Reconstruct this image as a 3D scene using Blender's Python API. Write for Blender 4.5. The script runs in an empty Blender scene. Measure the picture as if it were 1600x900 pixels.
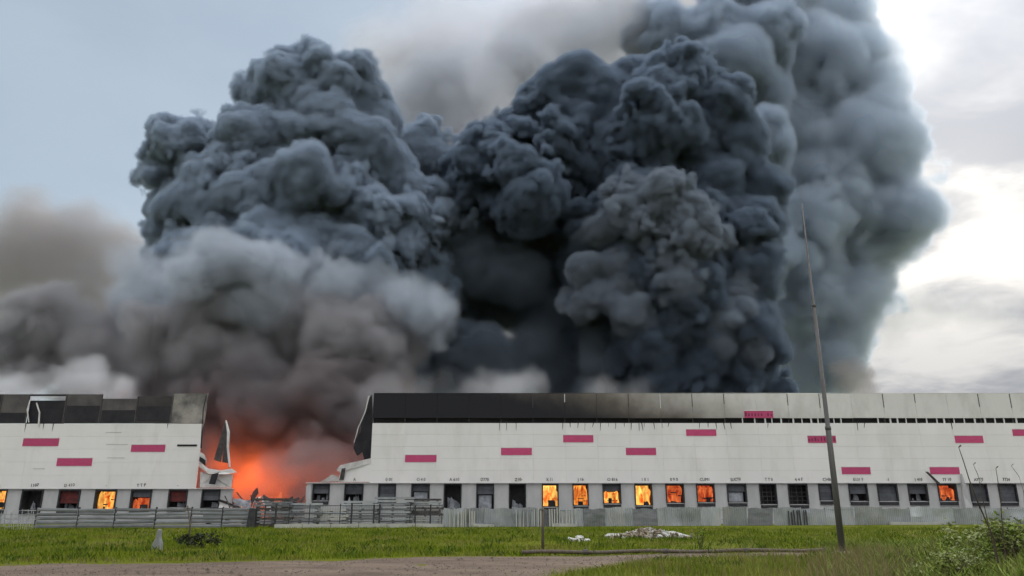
import bpy, bmesh, math, random, time
import numpy as np
from mathutils import Vector, Matrix, noise as mnoise

T0 = time.time()
sc = bpy.context.scene
C = sc.collection
# ------------------------------------------------------------------ camera
F = 1156.0                                # focal length in photograph pixels (1600 wide)
PITCH = math.atan(334.0 / F)
CAM_H = 2.3
cam = bpy.data.cameras.new('camera'); cam_ob = bpy.data.objects.new('camera', cam); C.objects.link(cam_ob)
cam.sensor_width = 36.0; cam.lens = 36.0 * F / 1600.0; cam.clip_start = 0.1; cam.clip_end = 8000.0
cam_ob.location = (0, 0, CAM_H); cam_ob.rotation_euler = (math.pi / 2 + PITCH, 0, 0)
sc.camera = cam_ob
CP, SP = math.cos(PITCH), math.sin(PITCH)
# ------------------------------------------------------------------ sky and sun
SUN_AZ, SUN_EL = math.radians(33.0), math.radians(19.0)      # azimuth to the right of +Y
SUN_DIR = Vector((math.sin(SUN_AZ) * math.cos(SUN_EL), math.cos(SUN_AZ) * math.cos(SUN_EL), math.sin(SUN_EL)))
sun = bpy.data.lights.new('sun', 'SUN'); sun.energy = 1.5; sun.angle = math.radians(12); sun.color = (1.0, 0.94, 0.86)
sun_ob = bpy.data.objects.new('sun', sun); C.objects.link(sun_ob)
sun_ob.rotation_euler = SUN_DIR.to_track_quat('Z', 'Y').to_euler()

world = bpy.data.worlds.new('World'); sc.world = world; world.use_nodes = True
def build_world():
    nt = world.node_tree; n = nt.nodes; l = nt.links; n.clear()
    def math_(op, a, b=None, clamp=False):
        m = n.new('ShaderNodeMath'); m.operation = op; m.use_clamp = clamp
        for k, v in enumerate((a, b)):
            if v is None: continue
            if isinstance(v, (int, float)): m.inputs[k].default_value = v
            else: l.new(v, m.inputs[k])
        return m.outputs[0]
    def mix(fac, a, b, mode='MIX'):
        m = n.new('ShaderNodeMix'); m.data_type = 'RGBA'; m.blend_type = mode; m.clamp_result = False
        if isinstance(fac, (int, float)): m.inputs[0].default_value = fac
        else: l.new(fac, m.inputs[0])
        for k, v in ((6, a), (7, b)):
            if isinstance(v, tuple): m.inputs[k].default_value = (*v, 1)
            else: l.new(v, m.inputs[k])
        return m.outputs[2]
    def ramp(v, lo, hi):
        m = n.new('ShaderNodeMapRange'); m.interpolation_type = 'SMOOTHSTEP'
        m.inputs[1].default_value = lo; m.inputs[2].default_value = hi
        l.new(v, m.inputs[0]); return m.outputs[0]
    out = n.new('ShaderNodeOutputWorld'); bg = n.new('ShaderNodeBackground'); l.new(bg.outputs[0], out.inputs[0])
    tc = n.new('ShaderNodeTexCoord'); d = tc.outputs['Generated']
    sky = n.new('ShaderNodeTexSky'); sky.sky_type = 'NISHITA'; sky.sun_disc = False
    sky.sun_elevation = SUN_EL; sky.sun_rotation = SUN_AZ
    sep = n.new('ShaderNodeSeparateXYZ'); l.new(d, sep.inputs[0])
    z = math_('MAXIMUM', sep.outputs[2], 0.0)
    # cloud sheet seen in perspective: project the direction on a plane overhead
    zz = math_('ADD', z, 0.16)
    cx = math_('DIVIDE', sep.outputs[0], zz); cy = math_('DIVIDE', sep.outputs[1], zz)
    cv = n.new('ShaderNodeCombineXYZ'); l.new(cx, cv.inputs[0]); l.new(cy, cv.inputs[1])
    def nz(scale, detail, rough, dist, off):
        t = n.new('ShaderNodeTexNoise'); t.noise_dimensions = '3D'
        t.inputs['Scale'].default_value = scale; t.inputs['Detail'].default_value = detail
        t.inputs['Roughness'].default_value = rough; t.inputs['Distortion'].default_value = dist
        a = n.new('ShaderNodeVectorMath'); a.operation = 'ADD'; a.inputs[1].default_value = off
        l.new(cv.outputs[0], a.inputs[0]); l.new(a.outputs[0], t.inputs['Vector']); return t.outputs[0]
    c1 = nz(0.85, 6, 0.5, 0.35, (3.1, 7.7, 0.4)); c2 = nz(2.6, 5, 0.55, 0.3, (1.7, 2.2, 5.0))
    dens = ramp(math_('ADD', math_('MULTIPLY', c1, 0.45), math_('MULTIPLY', c2, 0.55)), 0.38, 0.60)
    lum = math_('ADD', math_('MULTIPLY', math_('MULTIPLY', z, z), SKY_ZEN), SKY_HOR)
    cloud = mix(dens, CLOUD_LIGHT, CLOUD_DARK)
    cl = n.new('ShaderNodeVectorMath'); cl.operation = 'SCALE'; l.new(cloud, cl.inputs[0]); l.new(lum, cl.inputs['Scale'])
    # sun behind thin cloud
    dot = n.new('ShaderNodeVectorMath'); dot.operation = 'DOT_PRODUCT'; l.new(d, dot.inputs[0]); dot.inputs[1].default_value = SUN_DIR
    dp = math_('MAXIMUM', dot.outputs['Value'], 0.0)
    glow = math_('ADD', math_('MULTIPLY', math_('POWER', dp, 80.0), 1.5), math_('MULTIPLY', math_('POWER', dp, 400.0), 4.0))
    thin = math_('SUBTRACT', 1.25, math_('MULTIPLY', dens, 1.0))
    g = n.new('ShaderNodeVectorMath'); g.operation = 'SCALE'; g.inputs[0].default_value = (1.0, 0.90, 0.74); l.new(math_('MULTIPLY', glow, thin), g.inputs['Scale'])
    clg = n.new('ShaderNodeVectorMath'); clg.operation = 'ADD'; l.new(cl.outputs[0], clg.inputs[0]); l.new(g.outputs[0], clg.inputs[1])
    # a break in the cloud ahead and to the left, where the blue-grey sky shows
    brk = n.new('ShaderNodeVectorMath'); brk.operation = 'DOT_PRODUCT'; l.new(d, brk.inputs[0]); brk.inputs[1].default_value = Vector((-0.62, 0.66, 0.42)).normalized()
    open_ = ramp(math_('ADD', brk.outputs['Value'], math_('MULTIPLY', math_('SUBTRACT', c1, 0.5), 0.35)), 0.66, 0.93)
    blue = n.new('ShaderNodeVectorMath'); blue.operation = 'ADD'
    sk = n.new('ShaderNodeVectorMath'); sk.operation = 'SCALE'; l.new(sky.outputs[0], sk.inputs[0]); sk.inputs['Scale'].default_value = 0.35
    l.new(sk.outputs[0], blue.inputs[0]); blue.inputs[1].default_value = BLUE_ADD
    base = mix(math_('MULTIPLY', open_, 0.92), clg.outputs[0], blue.outputs[0])
    l.new(base, bg.inputs[0]); bg.inputs[1].default_value = 0.1
SKY_ZEN, SKY_HOR = 14.0, 3.5
BLUE_ADD = (1.76, 2.08, 2.36)
CLOUD_LIGHT, CLOUD_DARK = (1.04, 1.03, 1.02), (0.58, 0.605, 0.66)
build_world()
sc.view_settings.view_transform = 'Standard'; sc.view_settings.look = 'None'
sc.view_settings.exposure = 0.82; sc.view_settings.gamma = 1.0; sc.view_settings.use_curve_mapping = False
cy = sc.cycles
cy.max_bounces = 4; cy.diffuse_bounces = 2; cy.glossy_bounces = 2; cy.transmission_bounces = 2; cy.volume_bounces = 2
cy.transparent_max_bounces = 8; cy.volume_step_rate = 2.0; cy.volume_max_steps = 400
cy.use_denoising = True; cy.use_adaptive_sampling = True; cy.adaptive_threshold = 0.035; cy.caustics_reflective = False; cy.caustics_refractive = False

# ------------------------------------------------------------------ helpers
def at(px, py, Y):
    """world point at depth Y that the photograph shows at pixel (px, py); also metres per pixel there"""
    u = (px - 800.0) / F; v = (450.0 - py) / F
    d = (u, CP - SP * v, SP + CP * v); t = Y / d[1]
    return Vector((d[0] * t, Y, CAM_H + d[2] * t)), t / F
def tag(o, label, cat, group=None, kind=None):
    if label: o['label'] = label
    if cat: o['category'] = cat
    if group: o['group'] = group
    if kind: o['kind'] = kind
    return o
def gp(px, py, z=0.0):
    """ground point (height z) that the photograph shows at pixel (px, py)"""
    u = (px - 800.0) / F; v = (450.0 - py) / F
    d = (u, CP - SP * v, SP + CP * v); t = (z - CAM_H) / d[2]
    return Vector((d[0] * t, d[1] * t, z))
def empty(name, loc, label=None, cat=None, group=None, kind=None):
    o = bpy.data.objects.new(name, None); C.objects.link(o); o.location = loc; o.empty_display_size = .5
    return tag(o, label, cat, group, kind)
class MB:
    """collects faces in world coordinates, then links them as one mesh object"""
    def __init__(s): s.v = []; s.f = []
    def poly(s, pts):
        k = len(s.v); s.v += [tuple(p) for p in pts]; s.f.append(tuple(range(k, k + len(pts)))); return s
    def box(s, x0, x1, y0, y1, z0, z1):
        k = len(s.v); s.v += [(x, y, z) for z in (z0, z1) for y in (y0, y1) for x in (x0, x1)]
        s.f += [tuple(k + i for i in q) for q in ((0, 2, 3, 1), (4, 5, 7, 6), (0, 1, 5, 4), (2, 6, 7, 3), (0, 4, 6, 2), (1, 3, 7, 5))]; return s
    def prism(s, pts, off):
        """polygon of 3-D points extruded by the vector off"""
        k = len(s.v); n = len(pts); off = Vector(off)
        s.v += [tuple(p) for p in pts] + [tuple(Vector(p) + off) for p in pts]
        s.f.append(tuple(range(k, k + n))); s.f.append(tuple(range(k + 2 * n - 1, k + n - 1, -1)))
        s.f += [(k + i, k + n + i, k + n + (i + 1) % n, k + (i + 1) % n) for i in range(n)]; return s
    def tube(s, pts, rad, seg=8):
        pts = [Vector(p) for p in pts]; k = len(s.v)
        if not isinstance(rad, (list, tuple)): rad = [rad] * len(pts)
        for i, p in enumerate(pts):
            d = (pts[min(i + 1, len(pts) - 1)] - pts[max(i - 1, 0)]).normalized()
            a = d.orthogonal().normalized() if abs(d.z) < .9 else Vector((1, 0, 0)); a = (a - d * a.dot(d)).normalized(); b = d.cross(a)
            for j in range(seg):
                t = 2 * math.pi * j / seg; s.v.append(tuple(p + (a * math.cos(t) + b * math.sin(t)) * rad[i]))
        for i in range(len(pts) - 1):
            for j in range(seg):
                a0 = k + i * seg + j; a1 = k + i * seg + (j + 1) % seg; s.f.append((a0, a1, a1 + seg, a0 + seg))
        s.f.append(tuple(k + j for j in range(seg - 1, -1, -1))); e = k + (len(pts) - 1) * seg; s.f.append(tuple(e + j for j in range(seg))); return s
    def build(s, name, mat, parent=None, smooth=False, bevel=0.0):
        me = bpy.data.meshes.new(name); o = Vector((0, 0, 0)); p = parent
        while p is not None: o += p.location; p = p.parent
        me.from_pydata([tuple(Vector(v) - o) for v in s.v], [], s.f); me.update()
        bm = bmesh.new(); bm.from_mesh(me); bmesh.ops.recalc_face_normals(bm, faces=bm.faces)
        if bevel: bmesh.ops.bevel(bm, geom=bm.edges[:], offset=bevel, segments=1, affect='EDGES')
        bm.to_mesh(me); bm.free()
        if smooth: me.polygons.foreach_set('use_smooth', [True] * len(me.polygons))
        ob = bpy.data.objects.new(name, me); C.objects.link(ob); ob.parent = parent
        if mat: me.materials.append(mat)
        return ob
# ------------------------------------------------------------------ materials
def pmat(name, c1, c2=None, rough=.7, scale=1.0, detail=4, bump=0.0, bscale=None, stretch=(1, 1, 1), lo=.35, hi=.65, metal=0.0, spec=.3, c3=None, scale3=.3, lo3=.55, hi3=.7, vary=0.0):
    m = bpy.data.materials.new(name); m.use_nodes = True; nt = m.node_tree; n = nt.nodes; l = nt.links; b = n['Principled BSDF']
    b.inputs['Roughness'].default_value = rough; b.inputs['Metallic'].default_value = metal; b.inputs['Specular IOR Level'].default_value = spec
    geo = n.new('ShaderNodeNewGeometry'); mp = n.new('ShaderNodeMapping'); mp.inputs['Scale'].default_value = stretch; l.new(geo.outputs['Position'], mp.inputs[0])
    def tex(s, d=detail):
        t = n.new('ShaderNodeTexNoise'); t.inputs['Scale'].default_value = s; t.inputs['Detail'].default_value = d; t.inputs['Roughness'].default_value = .6; l.new(mp.outputs[0], t.inputs['Vector']); return t.outputs[0]
    def rmp(v, a, e):
        r = n.new('ShaderNodeMapRange'); r.inputs[1].default_value = a; r.inputs[2].default_value = e; l.new(v, r.inputs[0]); return r.outputs[0]
    def mix(f, a, c, mode='MIX'):
        x = n.new('ShaderNodeMix'); x.data_type = 'RGBA'; x.blend_type = mode
        l.new(f, x.inputs[0]) if not isinstance(f, float) else setattr(x.inputs[0], 'default_value', f)
        for k, v in ((6, a), (7, c)):
            if isinstance(v, tuple): x.inputs[k].default_value = (*v, 1)
            else: l.new(v, x.inputs[k])
        return x.outputs[2]
    col = None
    if c2: col = mix(rmp(tex(scale), lo, hi), c1, c2)
    if c3: col = mix(rmp(tex(scale3), lo3, hi3), col if col else c1, c3)
    if vary:
        oi = n.new('ShaderNodeObjectInfo'); hv = n.new('ShaderNodeHueSaturation'); hv.inputs['Value'].default_value = 1
        mr = n.new('ShaderNodeMapRange'); mr.inputs[3].default_value = 1 - vary; mr.inputs[4].default_value = 1 + vary; l.new(oi.outputs['Random'], mr.inputs[0]); l.new(mr.outputs[0], hv.inputs['Value'])
        if col: l.new(col, hv.inputs['Color'])
        else: hv.inputs['Color'].default_value = (*c1, 1)
        col = hv.outputs[0]
    if col: l.new(col, b.inputs['Base Color'])
    else: b.inputs['Base Color'].default_value = (*c1, 1)
    if bump:
        bp = n.new('ShaderNodeBump'); bp.inputs['Strength'].default_value = bump; bp.inputs['Distance'].default_value = .1; l.new(tex(bscale or scale * 4), bp.inputs['Height']); l.new(bp.outputs[0], b.inputs['Normal'])
    m['tools'] = 1
    return m
M = {}
M['panel'] = pmat('white_cladding', (.83, .81, .775), (.77, .755, .72), .55, .25, 5, .02, 3, (1, 1, .35), vary=.018, c3=(.69, .67, .62), scale3=.35, lo3=.52, hi3=.8)
M['ledge'] = pmat('pale_flashing', (.72, .72, .70), (.62, .62, .6), .5, 1.0)
M['pier'] = pmat('grey_concrete', (.52, .515, .50), (.44, .44, .43), .85, .8, 6, .1, 6, (1, 1, .4), vary=.05)
M['pink'] = pmat('magenta_panel', (.56, .075, .185), (.48, .065, .16), .5, 1.2, 4, stretch=(1, 1, 3), vary=.1, c3=(.40, .08, .16), scale3=1.1, lo3=.55, hi3=.75)
M['pinkdark'] = pmat('dark_magenta_mark', (.20, .03, .08), None, .6)
M['black'] = pmat('charred_metal', (.018, .018, .022), (.035, .034, .038), .75, .6, 5, .15, 5, vary=.1)
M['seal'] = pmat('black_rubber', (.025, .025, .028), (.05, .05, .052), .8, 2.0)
M['doorleaf'] = pmat('dark_grey_door', (.07, .075, .085), (.11, .115, .125), .6, 1.0, 4, .05, vary=.25)
M['paledoor'] = pmat('pale_buckled_sheet', (.42, .44, .47), (.22, .23, .25), .6, 1.6, 5, .1, vary=.2)
M['redburn'] = pmat('scorched_red_sheet', (.16, .03, .025), (.06, .02, .02), .7, 1.5, 5)
M['recess'] = pmat('soot_and_shade', (.03, .03, .033), (.06, .058, .06), .9, .7)  # charred, with the dark of the interior put into the colour
M['ink'] = pmat('black_lettering', (.02, .02, .022), None, .6)
M['steel'] = pmat('scorched_steel', (.10, .09, .085), (.05, .045, .045), .7, 2.0)
M['whitebits'] = pmat('white_torn_sheet', (.72, .71, .68), (.55, .53, .5), .6, 1.2, 4, .1)
M['redglow'] = M['whitebits']

def soot_material():
    """pale parapet cladding with a burn stain: black by the gap, brown-grey further on, clean at the far end"""
    m = bpy.data.materials.new('sooty_parapet'); m.use_nodes = True; nt = m.node_tree; n = nt.nodes; l = nt.links; b = n['Principled BSDF']
    b.inputs['Roughness'].default_value = .7; b.inputs['Specular IOR Level'].default_value = .25
    geo = n.new('ShaderNodeNewGeometry'); sep = n.new('ShaderNodeSeparateXYZ'); l.new(geo.outputs['Position'], sep.inputs[0])
    def tex(s, d, off=0.0, st=(1, 1, 1)):
        mp = n.new('ShaderNodeMapping'); mp.inputs['Location'].default_value = (off, off, 0); mp.inputs['Scale'].default_value = st; l.new(geo.outputs['Position'], mp.inputs[0])
        t = n.new('ShaderNodeTexNoise'); t.inputs['Scale'].default_value = s; t.inputs['Detail'].default_value = d; t.inputs['Roughness'].default_value = .6; l.new(mp.outputs[0], t.inputs['Vector']); return t.outputs[0]
    def mth(op, a, c):
        q = n.new('ShaderNodeMath'); q.operation = op
        for k, v in enumerate((a, c)):
            if isinstance(v, (int, float)): q.inputs[k].default_value = v
            else: l.new(v, q.inputs[k])
        return q.outputs[0]
    def mr(v, a, c):
        r = n.new('ShaderNodeMapRange'); r.interpolation_type = 'SMOOTHSTEP'; r.inputs[1].default_value = a; r.inputs[2].default_value = c; l.new(v, r.inputs[0]); return r.outputs[0]
    def mix(f, a, c):
        x = n.new('ShaderNodeMix'); x.data_type = 'RGBA'; l.new(f, x.inputs[0])
        for k, v in ((6, a), (7, c)):
            if isinstance(v, tuple): x.inputs[k].default_value = (*v, 1)
            else: l.new(v, x.inputs[k])
        return x.outputs[2]
    clean = mix(mr(tex(.5, 5, 3, (1, 1, .5)), .4, .7), (.70, .69, .65), (.60, .59, .55))
    xx = mth('ADD', sep.outputs[0], mth('MULTIPLY', mth('SUBTRACT', tex(.22, 5), .5), 16.0))
    zz = mth('SUBTRACT', sep.outputs[2], Z_SLOT_B)                     # the burn climbs from the slot
    brown = mr(mth('ADD', xx, mth('MULTIPLY', zz, 3.0)), 20.0, 52.0)
    col = mix(brown, (.16, .14, .115), clean)
    blk = mr(mth('ADD', xx, mth('MULTIPLY', zz, 4.0)), 12.0, 36.0)
    col = mix(blk, (.018, .018, .022), col)
    # left block: pale end by the tear
    l.new(col, b.inputs['Base Color'])
    return m

M['soot_left'] = pmat('sooty_end_panel', (.05, .048, .05), (.10, .095, .09), .75, .5, 5, c3=(.36, .34, .30), scale3=.22, lo3=.42, hi3=.66)
M['black2'] = pmat('charred_brown_metal', (.045, .043, .044), (.10, .09, .085), .75, .35, 5, .15, 5, vary=.3)
FY = 110.0                                   # facade plane
def fx(px, py): return at(px, py, FY)[0].x
def fz(py): return at(800, py, FY)[0].z
Z_TOP, Z_PAR_B, Z_SLOT_B, Z_WALL_B = fz(615), fz(653), fz(661), fz(754)
Z_SILL = fz(796)
M['soot'] = soot_material()

def letters(text, x, z, h, y, parent, mat, tilt=0.0, squeeze=1.0):
    cu = bpy.data.curves.new('lettering', 'FONT'); cu.body = text; cu.size = h; cu.extrude = .015; cu.resolution_u = 2; cu.align_x = 'CENTER'
    ob = bpy.data.objects.new('lettering', cu); C.objects.link(ob); bpy.context.view_layer.update()
    me = bpy.data.meshes.new_from_object(ob.evaluated_get(bpy.context.evaluated_depsgraph_get())); bpy.data.objects.remove(ob); bpy.data.curves.remove(cu)
    org = Vector((0, 0, 0)); q_ = parent
    while q_ is not None: org += q_.location; q_ = q_.parent
    me.transform(Matrix.Translation(Vector((x, y, z)) - org) @ Matrix.Rotation(tilt, 4, 'Y') @ Matrix.Rotation(math.pi / 2, 4, 'X') @ Matrix.Diagonal((squeeze, 1, 1, 1)))
    me.materials.clear(); me.materials.append(mat)
    o = bpy.data.objects.new('dock_number', me); C.objects.link(o); o.parent = parent
    return o
rnd = random.Random(5)

def hole_grid(root, x0, x1, zt, zb, holes):
    """concrete piers between the dock openings: one per stretch of wall"""
    xs = x0
    for (a, b) in sorted(holes):
        if a - xs > .05: MB().box(xs, a, FY + .25, FY + .6, 0, zt).build('pier', M['pier'], root)
        xs = b
    if x1 - xs > .05: MB().box(xs, x1, FY + .25, FY + .6, 0, zt).build('pier', M['pier'], root)

FIRES = []
def dock(root, x0p, x1p, ytp, ybp, state, text, zt, sill=None):
    """a loading dock opening with seal, leaf or fire, number"""
    xc = (fx(x0p, 775) + fx(x1p, 775)) / 2; w = fx(x1p, 775) - fx(x0p, 775); a, b = xc - w / 2, xc + w / 2
    zb = fz(ybp); zu = zt - .004
    r = .18 * w / 2.8
    # charred box added behind the opening to keep it dark
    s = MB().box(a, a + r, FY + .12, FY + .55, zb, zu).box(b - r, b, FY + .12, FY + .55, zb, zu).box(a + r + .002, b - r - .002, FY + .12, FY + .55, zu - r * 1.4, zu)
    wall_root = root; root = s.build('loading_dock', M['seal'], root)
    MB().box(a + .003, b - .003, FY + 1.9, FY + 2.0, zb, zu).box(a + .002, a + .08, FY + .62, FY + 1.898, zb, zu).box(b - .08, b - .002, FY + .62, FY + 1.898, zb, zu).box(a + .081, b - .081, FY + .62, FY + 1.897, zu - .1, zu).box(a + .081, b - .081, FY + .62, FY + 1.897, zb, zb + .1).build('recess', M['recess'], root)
    MB().box(a, b, FY + .3, FY + .62, 0, zb - .004).build('sill_wall', M['pier'], root)
    MB().box(a + .1, b - .1, FY + .1, FY + .3, zb - .55, zb - .1).build('bumper', M['seal'], root)
    ia, ib, iu = a + r + .01, b - r - .01, zu - r * 1.4 - .01
    h = iu - zb
    def leaf(z0, z1, mat, y=.5, tilt=0.0):
        nn = max(1, int((z1 - z0) / .5)); dz = (z1 - z0) / nn
        for k in range(nn):
            MB().prism([(ia, FY + y, z0 + k * dz + .01), (ib, FY + y, z0 + k * dz + .01 + tilt), (ib, FY + y, z0 + (k + 1) * dz - .01 + tilt), (ia, FY + y, z0 + (k + 1) * dz - .01)], (0, .06, 0)).build('door_slat', mat, root)
    def junk(n, mat, hh, y=1.2):
        for k in range(n):
            x = rnd.uniform(ia + .15, ib - .5); ww = rnd.uniform(.3, .9); q = rnd.uniform(.35, 1) * hh; x2 = min(x + ww, ib - .05)
            MB().prism([(x, FY + y + k * .12, zb + .1), (x2, FY + y + k * .12, zb + .1), (x2 - rnd.uniform(0, .2), FY + y + k * .12, zb + q * rnd.uniform(.6, 1)), (x + rnd.uniform(0, .2), FY + y + k * .12, zb + q)], (0, .05, 0)).build('torn_sheet', mat, root)
    if state == 'closed': leaf(zb + .02, iu, M['doorleaf'])
    elif state == 'upper': leaf(zb + h * .45, iu, M['doorleaf']); junk(3, M['paledoor'], h * .5)
    elif state == 'pale':
        leaf(zb + h * .62, iu, M['doorleaf']); MB().box(ia + .15, ib - .2, FY + .8, FY + .86, zb + .1, zb + h * .58).build('pale_sheet', M['paledoor'], root)
    elif state == 'junk': junk(5, M['paledoor'], h * .55)
    elif state == 'red': leaf(zb + h * .35, iu, M['redburn'], tilt=.0); junk(4, M['paledoor'], h * .45)
    elif state == 'rack':
        for k in range(4): MB().box(ia, ib, FY + .8, FY + .88, zb + h * (.18 + .22 * k), zb + h * (.18 + .22 * k) + .08).build('rack_beam', M['steel'], root)
        for k in range(3): MB().box(ia + (ib - ia) * (.2 + .3 * k), ia + (ib - ia) * (.2 + .3 * k) + .08, FY + .9, FY + .98, zb + .1, iu).build('rack_post', M['steel'], root)
    elif state.startswith('fire'):
        FIRES.append((ia, ib, zb, iu, state))
        if 'top' in state: leaf(zb + h * .68, iu, M['doorleaf'])
        if 'low' in state: junk(2, M['recess'], h * .35, .75)
        for q in range(rnd.randint(1, 3)):          # charred racks and boxes seen against the fire
            x_ = rnd.uniform(ia + .1, ib - .5); z_ = zb + h * rnd.uniform(.12, .6)
            MB().prism([(x_, FY + .9, z_), (x_ + rnd.uniform(.5, 1.2), FY + .9, z_ + rnd.uniform(-.15, .15)), (x_ + rnd.uniform(.5, 1.2), FY + .9, z_ + .12), (x_, FY + .9, z_ + rnd.uniform(.08, .2))], (0, .1, 0)).build('charred_beam', M['black'], root)
        x_ = rnd.uniform(ia + .1, ib - .7); MB().box(x_, x_ + rnd.uniform(.3, .8), FY + .95, FY + 1.05, zb + .1, zb + h * rnd.uniform(.15, .35)).build('charred_box', M['black'], root)
    if text: letters(text, xc + rnd.uniform(-.1, .3), zt + .34, .60, FY - .02, root, M['ink'], tilt=rnd.uniform(-.09, .02), squeeze=rnd.uniform(.8, 1.05))

# ================================================================= right block
RX0, RX1 = fx(580, 700), fx(1760, 700)
right = empty('warehouse', (0, FY, 0), 'long white warehouse wall with burning loading docks, right of the gap', 'warehouse')
bay = 4.72
k = 0; x = RX0
while x < RX1:
    x2 = min(x + bay, RX1)
    MB().box(x + .012, x2 - .012, FY + .02, FY + .2, Z_PAR_B + rnd.uniform(-.03, .02), Z_TOP + rnd.uniform(-.03, .03)).build('parapet_panel', M['soot'], right)
    MB().box(x - .05, x + .05, FY + .21, FY + .4, Z_SLOT_B, Z_TOP - .1).build('parapet_post', M['steel'], right)
    if x > 2:      # joint covers on the parapet
        MB().box(x - .045, x + .045, FY - .03, FY + .018, Z_TOP - rnd.uniform(1.2, 2.2), Z_TOP - .03).build('joint_cover', M['ledge'] if k % 3 == 0 else M['steel'], right)
    nrow = 5; dz = (Z_SLOT_B - Z_WALL_B) / nrow
    for r_ in range(nrow):
        z0 = Z_WALL_B + r_ * dz
        MB().box(x + .006, x2 - .006, FY + rnd.uniform(-.006, .006), FY + .16, z0 + .006, z0 + dz - .006).build('wall_panel', M['panel'], right)
    x = x2; k += 1
MB().box(RX0 + .1, RX1, FY + .2, FY + .3, Z_WALL_B, Z_SLOT_B - .05).build('wall_backing', M['pier'], right)
MB().box(RX0, RX1, FY + .9, FY + 1.0, Z_SLOT_B - .4, Z_PAR_B + 1.3).build('slot_back', M['black'], right)
MB().box(RX0, RX1, FY + .06, FY + .3, Z_TOP + .032, Z_TOP + .1).build('coping', M['soot'], right)
MB().box(fx(478, 752), RX1, FY - .06, FY + .62, Z_WALL_B - .10, Z_WALL_B - .002).build('flashing', M['ledge'], right)
px = 1160
while px < 1700:
    w_ = rnd.choice((2.0, 2.5, 3.5)); xx = fx(px, 657)
    if not (1315 < px < 1362): MB().box(xx, xx + w_ * .06, FY + .1, FY + .24, Z_SLOT_B - .02, Z_PAR_B + .05).build('bracket', M['ledge'], right)
    px += rnd.choice((11, 14, 16, 19))
for pxd in (780, 791, 806, 879, 890, 903, 914, 927, 938, 951, 962, 975, 986, 998, 1002, 1007, 1021, 1034, 1045, 1093, 1106, 1118, 1130, 1141, 1339, 1351, 1486, 1200):
    xx = fx(pxd, 665); w_ = rnd.uniform(.05, .13); ln = rnd.uniform(.5, 1.15); sk = rnd.uniform(-.2, .2)
    MB().prism([(xx, FY - .05, Z_SLOT_B + .1), (xx + w_, FY - .05, Z_SLOT_B + .1), (xx + w_ * .7 + sk, FY - .05, Z_SLOT_B - ln), (xx + w_ * .3 + sk, FY - .05, Z_SLOT_B - ln)], (0, .03, 0)).build('tar_drip', M['black'], right)
def stripe(root, x0, y0, x1, y1, text=False):
    a = fx(x0, (y0 + y1) / 2); b = fx(x1, (y0 + y1) / 2); z1, z0 = fz(y0), fz(y1)
    o = MB().box(a, b, FY - .045, FY - .012, z0, z1).build('magenta_stripe', M['pink'], root)
    MB().box(a - .03, b + .03, FY - .06, FY - .012, z1 + .002, z1 + .12).build('stripe_edge', M['ledge'], o)
    if text:
        n = 9; w = (b - a) / n
        for i in range(n):
            if rnd.random() < .8: MB().box(a + i * w + w * .15, a + i * w + w * rnd.uniform(.5, .8), FY - .052, FY - .046, z0 + .25, z1 - .3 * rnd.uniform(.6, 1.6)).build('lettering_mark', M['pinkdark'], o)
for s_ in ((633, 711, 682, 722), (783, 700, 831, 711), (880, 680, 927, 691), (978, 700, 1025, 711), (1072, 671, 1119, 681), (1315, 730, 1360, 741), (1453, 730, 1499, 741), (1492, 681, 1536, 692), (1582, 671, 1630, 681)): stripe(right, *s_)
stripe(right, 1262, 681, 1306, 692, True); stripe(right, 1163, 642, 1208, 653, True)
DOCKS_R = [(487, 514, 758, 782, 'upper', None), (537, 567, 758, 784, 'upper', 'A'), (590, 618, 757, 779, 'closed', '0 01'), (642, 671, 756, 784, 'pale', 'O 4 0'), (693, 721, 756, 796, 'junk', 'A 610'),
           (744, 772, 756, 796, 'pale', 'D770'), (795, 822, 756, 796, 'junk', 'Z10-'), (847, 873, 755, 792, 'fire bright low', 'X 11'), (895, 920, 755, 790, 'fire mid', 'J 16'), (942, 971, 755, 787, 'fire top bright', 'O 816'),
           (992, 1020, 755, 790, 'fire bright low', '1 0 1'), (1041, 1070, 755, 786, 'fire dim low', '0 9 0'), (1089, 1118, 755, 785, 'fire dim', 'CUM1'), (1137, 1168, 755, 785, 'pale', 'SUCT0'), (1188, 1215, 755, 788, 'rack', 'T T 0'),
           (1233, 1264, 755, 788, 'rack', '4 4 F'), (1281, 1303, 755, 782, 'closed', 'CHB'), (1328, 1358, 754, 783, 'upper', 'E131 F'), (1373, 1405, 754, 783, 'closed', '-1'), (1421, 1452, 754, 783, 'upper', '1 410'),
           (1468, 1498, 755, 783, 'fire dim low', '77 10'), (1518, 1546, 755, 784, 'closed', 'AYTY'), (1563, 1592, 755, 784, 'closed', '7724'), (1612, 1641, 755, 784, 'closed', '41 0')]
holes = []
for d in DOCKS_R:
    xc = (fx(d[0], 775) + fx(d[1], 775)) / 2; w = fx(d[1], 775) - fx(d[0], 775); holes.append((xc - w / 2, xc + w / 2))
    dock(right, *d, Z_WALL_B - .10)
hole_grid(right, fx(478, 775), RX1, Z_WALL_B - .104, 0, holes)
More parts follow.
